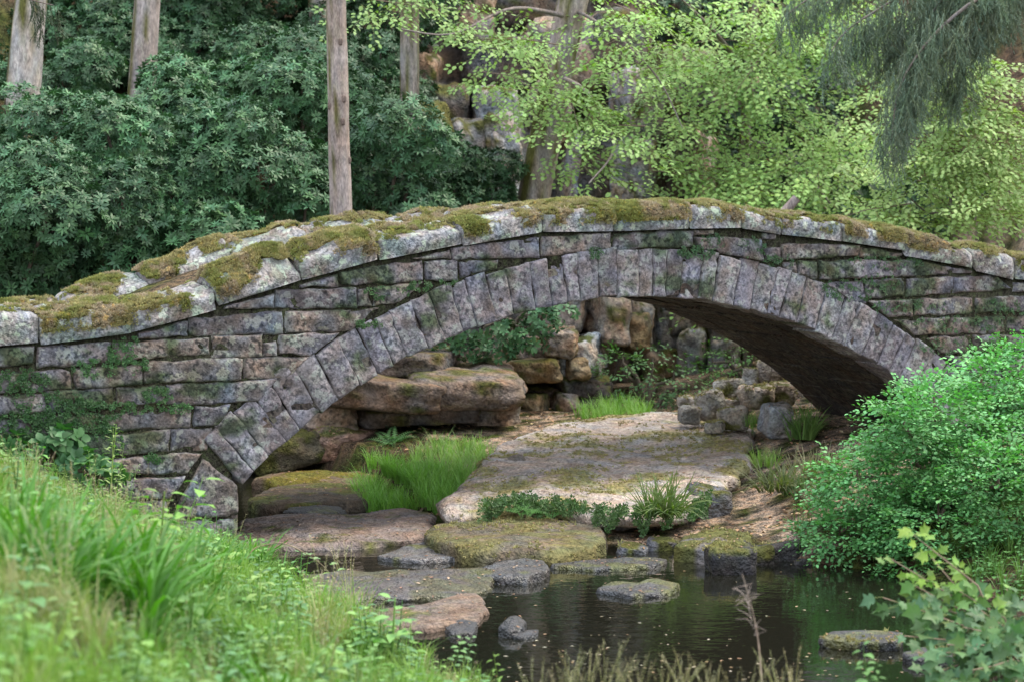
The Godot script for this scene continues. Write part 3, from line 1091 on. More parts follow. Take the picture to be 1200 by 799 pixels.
func build_rocks():
	var tan_rock := Color(0.40, 0.325, 0.25)
	var grey := Color(0.19, 0.175, 0.165)
	var dark := Color(0.065, 0.06, 0.057)
	# the great bed of rock under the arch, and the mossy slab below its lip
	bed("rock_platform", "broad flat bed of pinkish rock and moss reaching under the arch", px_outline([520,600, 560,597, 610,590, 650,592, 700,600, 760,602, 812,597, 838,575, 868,545, 890,505, 850,484, 790,479, 720,484, 655,493, 600,507, 578,530, 545,560, 505,585], 0.27, 0.05, 22.0), 0.75, 0.24, 0.03, 0.05, Color(0.55, 0.455, 0.375), -0.05, 3.0, "rock", Color(0.36, 0.315, 0.14), 0.5)
	boulder("yellow mossy boulder at the foot of the grey crag", 507, 150, 40, 60, 31.6, Color(0.2, 0.18, 0.06), 0.5, 0.3, 0.1)
	bed("flat_rock", "low mossy slab lying in the water below the flat rock bed", px_outline([497,622, 520,609, 580,603, 640,604, 690,610, 714,627, 706,639, 640,647, 560,644, 508,635], 0.13), 0.5, 0.06, 0.03, 0.03, Color(0.20, 0.165, 0.115), 0.04, 8.0, "rock", Color(0.20, 0.18, 0.075))
	bed("rock_ledge", "pale pinkish rock ledge between the bridge foot and back pool", px_outline([262,640, 283,608, 330,600, 420,603, 470,596, 510,602, 506,628, 440,634, 350,637], 0.065), 0.35, 0.05, 0.02, 0.045, Color(0.29, 0.225, 0.185), -0.35, 12.0)
	bed("rock_ledge", "small low rock spit beside the mossy slab", px_outline([438,651, 480,639, 520,631, 545,640, 540,652, 490,656], 0.04), 0.3, 0.05, 0.0, 0.02, grey, -0.1, 15.0, "wet_rock")
	bed("rock_ledge", "dark grey rock ledge running out from the grassy bank", px_outline([335,694, 360,676, 430,671, 520,668, 568,664, 581,672, 572,685, 545,699, 480,697, 400,703], 0.05), 0.3, 0.05, 0.01, 0.045, Color(0.125, 0.108, 0.098), -0.08, 18.0, "wet_rock", Color(0.13, 0.12, 0.06))
	bed("rock_ledge", "pointed rock ledge with tan leaf litter below the dark ledge", px_outline([402,732, 450,714, 520,702, 556,690, 566,702, 572,713, 556,725, 500,735], 0.045), 0.3, 0.05, 0.01, 0.032, Color(0.25, 0.185, 0.14), -0.3, 21.0)
	bed("wet_stone", "small wet stone off the tip of the pointed ledge", px_outline([522,735, 540,725, 560,730, 556,741, 530,744], 0.03), 0.2, 0.05, 0.01, 0.01, dark, -0.3, 24.0, "wet_rock")
	bed("wet_stone", "small dark domed stone standing alone in the pool", px_outline([584,736, 592,727, 606,725, 618,730, 614,737, 598,740], 0.05), 0.2, 0.05, 0.06, 0.008, dark, -0.4, 25.0, "wet_rock")
	bed("wet_stone", "flat wet stone touching the dark domed stone", px_outline([596,744, 614,738, 632,737, 628,744, 608,747], 0.02), 0.2, 0.05, 0.01, 0.008, dark, -0.4, 26.0, "wet_rock")
	bed("rock_ridge", "rough grey rock ridge breaking the water in front of mossy slab", px_outline([538,670, 580,660, 615,655, 640,656, 643,667, 618,675, 570,674], 0.07), 0.3, 0.05, 0.03, 0.03, Color(0.125, 0.115, 0.107), -0.15, 28.0, "wet_rock")
	bed("rock_ridge", "thin flat rock ridge just above water under the overhang", px_outline([640,662, 690,655, 740,652, 782,655, 770,662, 700,666], 0.03), 0.25, 0.05, 0.01, 0.015, dark * 1.3, -0.15, 30.0, "wet_rock")
	bed("wet_stone", "mossy islet of two low bumps in the middle of the pool", px_outline([697,689, 715,682, 745,685, 770,679, 797,684, 785,693, 740,696], 0.04), 0.25, 0.05, 0.03, 0.02, dark * 1.4, 0.05, 32.0, "wet_rock")
	bed("flat_rock", "flat mossy rock in front of the earthy slope", px_outline([790,640, 800,627, 840,622, 882,626, 880,638, 830,645], 0.12), 0.35, 0.05, 0.04, 0.03, grey, 0.14, 34.0)
	boulder("worn grey rock at the end of the flat rock bed", 829, 590, 50, 44, 22.7, grey * 1.1, -0.25, 0.7, 0.2)
	boulder("pointed mossy boulder standing in the pool edge", 856, 663, 52, 50, 20.0, dark * 1.1, -0.08, 0.5, 0.6)
	boulder("rounded dark boulder behind the pointed mossy boulder", 888, 657, 40, 36, 20.5, dark * 1.2, -0.04, 0.45, 0.2)
	boulder("blocky mossy boulder at the foot of the green bush", 918, 651, 52, 34, 20.7, dark * 1.3, -0.08, 0.8, 0.2)
	boulder("small dark stone beside the blocky mossy boulder", 944, 664, 26, 16, 20.4, dark, -0.3, 0.3, 0.1)
	boulder("small mossy stone under the overhanging rock lip", 743, 646, 36, 18, 21.0, grey, 0.0, 0.3, 0.0)
	boulder("low mossy stone between overhang and flat mossy rock", 775, 640, 34, 20, 21.2, grey, 0.1, 0.3, 0.0)
	bed("flat_rock", "thin dark slab jutting from the bank under big-leaved shrub", px_outline([958,748, 975,740, 1030,738, 1060,741, 1058,752, 1000,753], 0.06), 0.1, 0.05, 0.0, 0.01, dark, -0.1, 38.0, "wet_rock")
	bed("flat_rock", "low dark slab half hidden behind the big-leaved shrub", px_outline([1056,766, 1080,757, 1120,758, 1115,771, 1075,773], 0.05), 0.1, 0.05, 0.0, 0.01, dark, -0.1, 39.0, "wet_rock")
	# tumbled blocks at the far side of the path
	var g := "tumbled boulders beside the path behind the arch"
	var pale := Color(0.47, 0.42, 0.345)
	boulder("round grey boulder at the near end of the rock pile", 831, 474, 28, 34, 26.6, pale, -0.2, 0.3, 0.0, g)
	boulder("low boulder at the foot of the round grey boulder", 808, 486, 26, 22, 26.4, pale * 0.8, -0.2, 0.4, 0.0, g)
	boulder("flat block behind the round grey boulder", 812, 471, 30, 14, 27.4, pale * 0.95, -0.2, 0.8, 0.0, g)
	boulder("squared block resting high on the rock pile", 856, 455, 32, 22, 27.6, pale, -0.1, 0.7, 0.2, g)
	boulder("upright block standing on top of the rock pile", 880, 442, 17, 24, 27.8, pale * 0.9, -0.2, 0.8, 0.1, g)
	boulder("large tan block at the top of the rock pile", 907, 436, 34, 30, 28.0, tan_rock * 1.1, -0.2, 0.6, 0.2, g)
	boulder("broad tan block in the middle of the rock pile", 885, 465, 38, 28, 27.0, tan_rock * 1.15, -0.15, 0.6, 0.1, g)
	boulder("block wedged between broad tan block and pier", 916, 460, 34, 26, 27.2, tan_rock, -0.1, 0.6, 0.3, g)
	boulder("thin stone wedged under the squared block", 853, 473, 28, 12, 27.0, pale * 0.85, -0.2, 0.8, 0.0, g)
	boulder("mossy oval boulder at the foot of rock pile", 859, 491, 38, 28, 26.0, pale * 0.9, -0.05, 0.3, 0.1, g)
	boulder("pale grey squarish boulder with sloping top beside pier", 910, 492, 36, 40, 25.6, Color(0.45, 0.44, 0.43), -0.35, 0.65, 0.35, g)
	boulder("small stone at the edge of the path below pile", 838, 500, 22, 14, 25.8, pale * 0.8, 0.0, 0.4, 0.0, g)
	# ledges in the back pool
	bed("rock_ledge", "layered brown ledge in the back pool by the bridge foot", px_outline([285,585, 320,570, 380,566, 430,570, 425,586, 360,590, 310,592], 0.10), 0.4, 0.04, 0.02, 0.03, Color(0.15, 0.115, 0.08), 0.0, 44.0)
	bed("rock_ledge", "dark wet ledge in front of the layered brown ledge", px_outline([330,600, 350,591, 395,590, 405,598, 380,604], 0.06), 0.3, 0.04, 0.02, 0.02, dark, -0.1, 46.0, "wet_rock")
	bed("rock_ledge", "farthest mossy ledge at the back of the pool", px_outline([290,560, 340,552, 420,552, 470,556, 440,566, 350,570], 0.10), 0.4, 0.04, 0.03, 0.04, Color(0.23, 0.16, 0.10), 0.05, 48.0, "rock", Color(0.19, 0.16, 0.03))
	boulder("yellow mossy rock hump under the overhanging cliff", 330, 528, 90, 44, 26.6, Color(0.17, 0.14, 0.09), 0.2, 0.4, 0.0)
	boulder("reddish rock hump strewn with dead leaves under the cliff", 395, 522, 90, 40, 27.0, Color(0.38, 0.24, 0.17), -0.1, 0.4, 0.1)
	boulder("mustard mossy rock below the cliff overhang", 548, 518, 60, 34, 27.8, Color(0.19, 0.15, 0.05), 0.22, 0.4, 0.1)
	boulder("small dark stone at the grass edge on the platform", 602, 548, 30, 26, 24.3, Color(0.30, 0.25, 0.20), -0.1, 0.5, 0.0)

# ---------------------------------------------------------------- the cliff behind the arch
const CLIFF := [
	[360,452, 505,488, 26.7, 2.2, 5], [470,440, 602,478, 27.0, 2.2, 5], [420,418, 545,446, 27.7, 2.0, 2], [400,474, 540,496, 27.0, 2.0, 2], [330,470, 420,520, 26.9, 1.8, 0], [545,470, 600,500, 27.6, 1.6, 0],
	# left, top, right, bottom in the picture, distance of the front, how far it runs back, tone (0 brown, 1 grey, 2 dark, 3 red, 4 ochre)
	[430,330, 560,395, 29.6, 2.0, 2], [455,428, 560,452, 28.6, 1.6, 2], [430,452, 600,492, 28.2, 1.6, 3], [540,430, 600,470, 28.4, 1.4, 0], [395,470, 500,512, 28.0, 1.5, 3],
	[585,425, 650,452, 28.8, 1.5, 4], [560,395, 640,428, 29.2, 1.5, 0], [640,388, 672,418, 28.9, 1.2, 0], [652,418, 672,440, 29.0, 1.2, 4], [668,400, 705,442, 29.1, 1.2, 1],
	[596,452, 650,470, 29.3, 1.2, 2], [650,442, 706,464, 29.1, 1.2, 2], [580,468, 612,508, 29.0, 1.2, 0], [612,464, 645,505, 28.9, 1.2, 4], [645,464, 672,500, 29.0, 1.2, 0], [672,464, 706,500, 29.1, 1.2, 2],
	[690,342, 722,400, 29.6, 1.5, 0], [640,330, 690,388, 29.8, 1.5, 0], [722,350, 748,412, 30.2, 1.5, 0], [740,372, 762,412, 29.9, 1.0, 4], [560,330, 640,395, 30.2, 1.6, 2],
	[762,330, 790,418, 33.4, 1.5, 1], [790,330, 816,400, 33.2, 1.5, 1], [816,340, 838,392, 33.3, 1.4, 1], [838,350, 866,400, 33.1, 1.4, 1], [790,400, 812,450, 32.9, 1.4, 1], [812,392, 838,458, 32.8, 1.4, 1], [838,400, 868,455, 32.6, 1.4, 1], [866,360, 900,440, 32.9, 1.4, 3], [748,412, 790,470, 33.0, 1.2, 0],
	# the upper crag seen over the bridge
	[510,100, 548,190, 33.0, 1.6, 2], [522,140, 560,250, 32.6, 1.6, 1], [556,104, 600,150, 32.8, 1.6, 1], [560,150, 590,250, 32.4, 1.6, 1], [588,130, 622,250, 32.5, 1.6, 1], [622,100, 660,180, 33.0, 1.6, 0],
	[655,160, 690,250, 32.7, 1.5, 1], [690,130, 728,250, 32.5, 1.5, 2], [728,80, 770,165, 32.6, 1.5, 1], [722,165, 748,250, 32.4, 1.5, 1], [748,160, 776,250, 32.3, 1.5, 1], [772,120, 800,250, 32.6, 1.5, 2], [798,160, 840,260, 33.0, 1.5, 0],
	[540,40, 620,104, 33.8, 1.6, 2], [620,20, 700,110, 34.0, 1.6, 0], [700,10, 760,90, 34.0, 1.6, 2], [470,60, 520,120, 34.0, 1.5, 0], [500,-20, 570,50, 34.6, 1.5, 0],
	[760,60, 830,130, 34.2, 1.5, 2], [830,90, 900,200, 34.4, 1.5, 0], [840,190, 930,290, 33.8, 1.5, 3], [560,-40, 700,30, 35.0, 1.6, 2],
]

func build_cliff():
	var tones := [Color(0.42, 0.325, 0.245), Color(0.46, 0.43, 0.40), Color(0.16, 0.135, 0.115), Color(0.34, 0.225, 0.165), Color(0.40, 0.29, 0.165), Color(0.27, 0.20, 0.15)]
	var cliff := thing("cliff", "layered sandstone cliff of cracked brown and grey blocks behind the bridge", "cliff", Vector3(0, 0, -30))
	for row in CLIFF:
		var d: float = row[4]
		var a := at(row[0], row[1], d)
		var b := at(row[2], row[3], d)
		var size := Vector3(b.x - a.x + 0.05, a.y - b.y + 0.03, row[5])
		var mid := (a + b) * 0.5 - Vector3(0, 0, row[5] * 0.5)
		var m := boulder_mesh(size, rng.randf_range(0.5, 0.9), 0.11, tones[row[6]] * rng.randf_range(0.85, 1.15), -0.16 if row[6] != 4 else -0.05, row[0] * 0.031 + row[1] * 0.017, 10)
		var o := part("rock_block", m, M.cliff, cliff, mid - cliff.position)
		o.rotation = Vector3(rng.randf_range(-0.08, 0.08), rng.randf_range(-0.3, 0.3), rng.randf_range(-0.09, 0.09))
	# the mass the blocks stand out of
	var v := PackedVector3Array()
	var col := PackedColorArray()
	var ix := PackedInt32Array()
	var cols := []
	for i in 60:
		var px := lerpf(300.0, 1000.0, i / 59.0)
		var base_d := table([[300.0, 28.6], [480.0, 29.2], [700.0, 30.4], [760.0, 34.4], [1000.0, 35.5]], px)
		var x := (px - 600.0) / FPX * base_d
		for j in 24:
			var y := lerpf(-0.3, 6.5, j / 23.0)
			var lean := table([[-0.3, 0.9], [0.4, 0.7], [0.8, 0.0], [1.5, 0.3], [2.2, 3.0], [4.0, 4.6], [6.5, 6.5]], y) if px < 730.0 else y * 0.25
			v.append(Vector3(x + 0.1 * fb("mid", x, y), y, -(base_d + lean + 0.4 * fb("mid", x * 0.8, y * 1.1, 4.0) + 0.15 * fb("fine", x, y * 1.6, 1.0))) - cliff.position)
			col.append(Color(0.125, 0.10, 0.08) * (1.0 + 0.5 * fb("patch", x, y)))
	for i in 59:
		for j in 23:
			var n0 := i * 24 + j
			quad_ix(ix, n0 + 1, n0 + 25, n0 + 24, n0)
	part("rock_face", finish(v, ix, col), M.cliff, cliff)

# ---------------------------------------------------------------- leaf clusters (each is drawn many times)
func whorl_mesh(n: int, long: float, wide: float, lift: float) -> ArrayMesh:
	# a rosette of long leathery leaves at a shoot's tip
	var v := PackedVector3Array()
	var col := PackedColorArray()
	var ix := PackedInt32Array()
	for i in n:
		var a := TAU * i / n + rng.randf_range(-0.25, 0.25)
		var up := rng.randf_range(lift - 0.35, lift + 0.45)
		var dir := Vector3(cos(a), up, sin(a)).normalized()
		var nrm := (Vector3.UP - dir * dir.y).normalized()
		var l := long * rng.randf_range(0.75, 1.15)
		var g := rng.randf_range(0.75, 1.2)
		add_leaf(v, col, ix, dir * 0.012, dir, nrm, l, wide * rng.randf_range(0.85, 1.15), 0.10, rng.randf_range(0.05, 0.4), Color(g, g * rng.randf_range(0.95, 1.05), g))
	return finish(v, ix, col)

func spray_mesh(pairs: int, long: float, leaf: float, wide: float, flat: float, droop: float) -> ArrayMesh:
	# a leafy twig: leaves in two ranks, lying nearly flat, with a thin stalk
	var v := PackedVector3Array()
	var col := PackedColorArray()
	var ix := PackedInt32Array()
	var pts := []
	var rad := []
	var bend := rng.randf_range(-0.25, 0.25)
	for i in 5:
		var t := i / 4.0
		pts.append(Vector3(bend * t * t * long, -droop * t * t * long, t * long))
		rad.append(lerpf(0.0035, 0.0012, t))
	add_tube(v, col, ix, pts, rad, 3, Color(0.55, 0.35, 0.30))
	for i in pairs:
		var t := (i + 0.6) / pairs
		for s in [-1.0, 1.0]:
			if rng.randf() < 0.12:
				continue
			var p := Vector3(bend * t * t * long, -droop * t * t * long, t * long + s * long * 0.25 / pairs + rng.randf_range(-0.02, 0.02)) + Vector3(s, 0, 0) * rng.randf_range(0.0, 0.05)
			var dir := Vector3(s * rng.randf_range(0.2, 1.0), rng.randf_range(-0.5, 0.25), rng.randf_range(0.1, 1.0)).normalized()
			var nrm := (Vector3(rng.randf_range(-flat, flat), 1.0, rng.randf_range(-flat, flat))).normalized()
			nrm = (nrm - dir * dir.dot(nrm)).normalized()
			var g := rng.randf_range(0.78, 1.18)
			var size := leaf * rng.randf_range(0.7, 1.15) * (1.0 - 0.25 * t)
			add_leaf(v, col, ix, p, dir, nrm, size, size * wide, 0.06, rng.randf_range(0.0, 0.25), Color(g * rng.randf_range(0.93, 1.08), g, g * rng.randf_range(0.85, 1.1)))
	return finish(v, ix, col)

func lobed_leaf(v: PackedVector3Array, col: PackedColorArray, ix: PackedInt32Array, at_: Vector3, dir: Vector3, up: Vector3, size: float, c: Color):
	# five pointed lobes around the end of the stalk
	var side := dir.cross(up).normalized()
	var b := v.size()
	var shape := [[0.0, -0.02], [0.28, 0.02], [0.42, 0.20], [0.27, 0.27], [0.62, 0.55], [0.30, 0.56], [0.16, 0.72], [0.0, 1.0], [-0.16, 0.72], [-0.30, 0.56], [-0.62, 0.55], [-0.27, 0.27], [-0.42, 0.20], [-0.28, 0.02]]
	v.append(at_ + dir * size * 0.38 - up * size * 0.05)
	col.append(c)
	for s in shape:
		v.append(at_ + (dir * s[1] + side * s[0]) * size + up * (absf(s[0]) * 0.10 - 0.22 * s[1] * s[1]) * size)
		col.append(c)
	for i in shape.size():
		ix.append(b); ix.append(b + 1 + i); ix.append(b + 1 + (i + 1) % shape.size())

func blades_mesh(n: int, high: float, wide: float, spread: float, curl: float) -> ArrayMesh:
	# a tuft of grass: arching blades of three bends each
	var v := PackedVector3Array()
	var col := PackedColorArray()
	var ix := PackedInt32Array()
	for i in n:
		var a := rng.randf() * TAU
		var out := Vector3(cos(a), 0, sin(a))
		var side := Vector3(-sin(a), 0, cos(a)).rotated(Vector3.UP, rng.randf_range(-0.7, 0.7))
		var h := high * rng.randf_range(0.55, 1.1)
		var lean := rng.randf_range(0.1, 1.0) * spread
		var cu := curl * rng.randf_range(0.3, 1.2)
		var o := out * rng.randf() * 0.03
		var b := v.size()
		var g := rng.randf_range(0.75, 1.2)
		for k in 5:
			var t := k / 4.0
			var p := o + out * (lean * t + cu * t * t * 0.6) * h + Vector3.UP * h * (t - 0.5 * cu * t * t * t)
			var w := wide * (1.0 - t * t * 0.92) * 0.5
			v.append(p - side * w)
			v.append(p + side * w)
			col.append(Color(g, g, g)); col.append(Color(g, g, g))
		for k in 4:
			quad_ix(ix, b + k * 2, b + k * 2 + 2, b + k * 2 + 3, b + k * 2 + 1)
	return finish(v, ix, col)

func fern_mesh(fronds: int, long: float, lift: float) -> ArrayMesh:
	var v := PackedVector3Array()
	var col := PackedColorArray()
	var ix := PackedInt32Array()
	for f in fronds:
		var a := TAU * f / fronds + rng.randf_range(-0.4, 0.4)
		var out := Vector3(cos(a), 0, sin(a))
		var l := long * rng.randf_range(0.7, 1.1)
		var g := rng.randf_range(0.8, 1.15)
		var n := 12
		for i in n:
			var t := (i + 1.0) / n
			var p := out * l * t * 0.85 + Vector3.UP * l * (lift * t - 0.75 * lift * t * t)
			var fwd := (out * 0.85 + Vector3.UP * (lift - 1.5 * lift * t)).normalized()
			var side := fwd.cross(Vector3.UP).normalized()
			var up := side.cross(fwd)
			var pl := l * 0.24 * (1.0 - 0.85 * t) * (0.6 + 0.4 * minf(1.0, t * 5.0))
			for s in [-1.0, 1.0]:
				add_small_leaf(v, col, ix, p, (side * s + fwd * 0.35 - up * 0.15).normalized(), up, pl, pl * 0.34, 0.05, gray(g * rng.randf_range(0.85, 1.1)))
	return finish(v, ix, col)

func needles_mesh(long: float) -> ArrayMesh:
	# a hanging conifer shoot: a thin twig with rows of needles and a few side shoots
	var v := PackedVector3Array()
	var col := PackedColorArray()
	var ix := PackedInt32Array()
	for sgm in 7:
		var root := Vector3(0, -long * 0.13 * sgm, 0) if sgm > 0 else Vector3.ZERO
		var dir := Vector3(rng.randf_range(-0.7, 0.7), -1.0, rng.randf_range(-0.7, 0.7)).normalized() if sgm > 0 else Vector3.DOWN
		var l := long * (rng.randf_range(0.25, 0.5) if sgm > 0 else 1.0)
		var n := int(l / 0.009)
		for i in n:
			var t := float(i) / n
			var a := rng.randf() * TAU
			var sd := dir.cross(Vector3(cos(a), 0.1, sin(a))).normalized()
			var nd := (sd + dir * 0.9).normalized()
			var p := root + dir * l * t
			var w := nd.cross(dir).normalized() * 0.0036
			var b := v.size()
			v.append(p - w); v.append(p + w); v.append(p + nd * 0.036)
			var g := rng.randf_range(0.75, 1.25)
			col.append(gray(g)); col.append(gray(g)); col.append(gray(g))
			ix.append(b); ix.append(b + 1); ix.append(b + 2)
		add_tube(v, col, ix, [root, root + dir * l], [0.003, 0.0015], 3, Color(0.9, 0.8, 0.65))
	return finish(v, ix, col)

func plume_mesh() -> ArrayMesh:
	# a flowering grass: thin stems with airy seed heads
	var v := PackedVector3Array()
	var col := PackedColorArray()
	var ix := PackedInt32Array()
	for s in 5:
		var a := rng.randf() * TAU
		var out := Vector3(cos(a), 0, sin(a)) * rng.randf_range(0.05, 0.35)
		var h := rng.randf_range(0.35, 0.55)
		var tip := out * h + Vector3.UP * h
		add_tube(v, col, ix, [Vector3.ZERO, out * h * 0.35 + Vector3.UP * h * 0.55, tip], [0.0016, 0.0013, 0.0008], 3, Color(0.8, 0.9, 0.55))
		for i in 26:
			var t := rng.randf_range(0.62, 1.0)
			var p := out * h * t * t + Vector3.UP * h * t + any_dir() * 0.028 * (1.15 - t)
			add_small_leaf(v, col, ix, p, any_dir(), any_dir(), 0.010, 0.004, 0.0, vary(Color(1.0, 1.0, 1.0), 0.2))
	return finish(v, ix, col)

func stem_plant_mesh(high: float, leaves: int, leaf: float, wide: float, start: float) -> ArrayMesh:
	# an upright weed with pairs of leaves up its stem
	var v := PackedVector3Array()
	var col := PackedColorArray()
	var ix := PackedInt32Array()
	var lean := Vector3(rng.randf_range(-0.15, 0.15), 1.0, rng.randf_range(-0.15, 0.15)).normalized()
	add_tube(v, col, ix, [Vector3.ZERO, lean * high * 0.5, lean * high], [0.0028, 0.0022, 0.0012], 4, Color(1.0, 0.95, 0.8))
	for i in leaves:
		var t := lerpf(start, 1.0, (i + 0.5) / leaves)
		var a := i * 2.4 + rng.randf_range(-0.3, 0.3)
		var dir := Vector3(cos(a), rng.randf_range(0.0, 0.5), sin(a)).normalized()
		var nrm := (Vector3.UP - dir * dir.y).normalized()
		var g := rng.randf_range(0.8, 1.15)
		var l := leaf * rng.randf_range(0.7, 1.1) * (1.1 - 0.4 * t)
		add_leaf(v, col, ix, lean * high * t + dir * 0.01, dir, nrm, l, l * wide, 0.08, rng.randf_range(0.1, 0.5), gray(g))
	return finish(v, ix, col)

# ---------------------------------------------------------------- planting
func proj(p: Vector3) -> Vector2:
	var q := p - Vector3(0, EYE, 0)
	var z := -(q.y * sin(-pitch) + q.z * cos(pitch))
	var y := q.y * cos(pitch) - q.z * sin(pitch)
	var fwd := -(q.z * cos(pitch)) - q.y * sin(pitch)
	var upv := q.y * cos(pitch) - q.z * -1.0 * 0.0
	# camera axes: right (1,0,0), up (0,cos,-sin), forward (0,-sin,-cos)
	fwd = -q.y * sin(pitch) - q.z * cos(pitch)
	upv = q.y * cos(pitch) - q.z * sin(pitch)
	return Vector2(600.0 + FPX * q.x / fwd, 399.5 - FPX * upv / fwd)

func lobes_points(lobes: Array, per_m2: float, inner: float) -> Array:
	# points over the outside of a clump of rounded lobes: [point, outward direction]
	var out := []
	for i in lobes.size():
		var c: Vector3 = lobes[i][0]
		var r: Vector3 = lobes[i][1]
		var n := int(per_m2 * 4.0 * PI * pow((pow(r.x * r.y, 1.6) + pow(r.x * r.z, 1.6) + pow(r.y * r.z, 1.6)) / 3.0, 1.0 / 1.6))
		for k in n:
			var d := any_dir()
			if d.z < -0.35 and rng.randf() < 0.8:
				continue
			if d.y < -0.5 and rng.randf() < 0.6:
				continue
			var depth := 1.0 - inner * pow(rng.randf(), 1.6) + 0.10 * fb("mid", c.x + d.x * 1.6, c.y + d.y * 1.6, d.z * 1.6)
			var p := c + Vector3(d.x * r.x, d.y * r.y, d.z * r.z) * depth
			var inside := false
			for j in lobes.size():
				if j != i:
					var q: Vector3 = (p - lobes[j][0]) / lobes[j][1]
					if q.length() < 0.72:
						inside = true
						break
			if not inside:
				out.append([p, (d / r).normalized()])
	return out

func shrub(called: String, label: String, category: String, group: String, foot: Vector3, lobes: Array, mesh: Mesh, mat: Material, per_m2: float, tint: Color, up: float, size: float, wood: Color, spread := 0.22, inner := 0.35, lay_flat := false) -> Node3D:
	var o := thing(called, label, category, foot, group)
	var places := []
	var tints := []
	for pd in lobes_points(lobes, per_m2, inner):
		var dir: Vector3 = (pd[1] + Vector3.UP * up + any_dir() * 0.7).normalized()
		var b: Basis
		if lay_flat:
			# the twig's own z runs outwards and its leaves lie level
			var h := Vector3(dir.x, dir.y * 0.35 - 0.12, dir.z).normalized()
			var s := Vector3.UP.cross(h).normalized()
			b = Basis(s, h.cross(s), h) * Basis(Vector3(0, 0, 1), rng.randf_range(-0.45, 0.45))
		else:
			b = looking(dir, rng.randf() * TAU)
		places.append(Transform3D(b.scaled(Vector3.ONE * size * rng.randf_range(0.75, 1.2)), pd[0] - foot))
		var big := 1.0 + spread * 1.3 * fb("mid", pd[0].x * 0.9, pd[0].y * 0.9, pd[0].z * 0.9)
		tints.append(vary(tint * big, spread))
	scatter("foliage", mesh, mat, o, places, tints)
	# stems from the foot into each lobe
	for l in lobes:
		var p0 := Vector3(rng.randf_range(-0.15, 0.15), -0.1, rng.randf_range(-0.15, 0.15))
		var p2: Vector3 = l[0] - foot
		var p1 := p0.lerp(p2, 0.5) + Vector3(0, 0.15, -0.1)
		part("stem", tube([p0, p1, p2, p2 + Vector3(0, l[1].y * 0.5, 0)], [0.035, 0.025, 0.016, 0.006], 5, wood), M.twig, o)
	return o

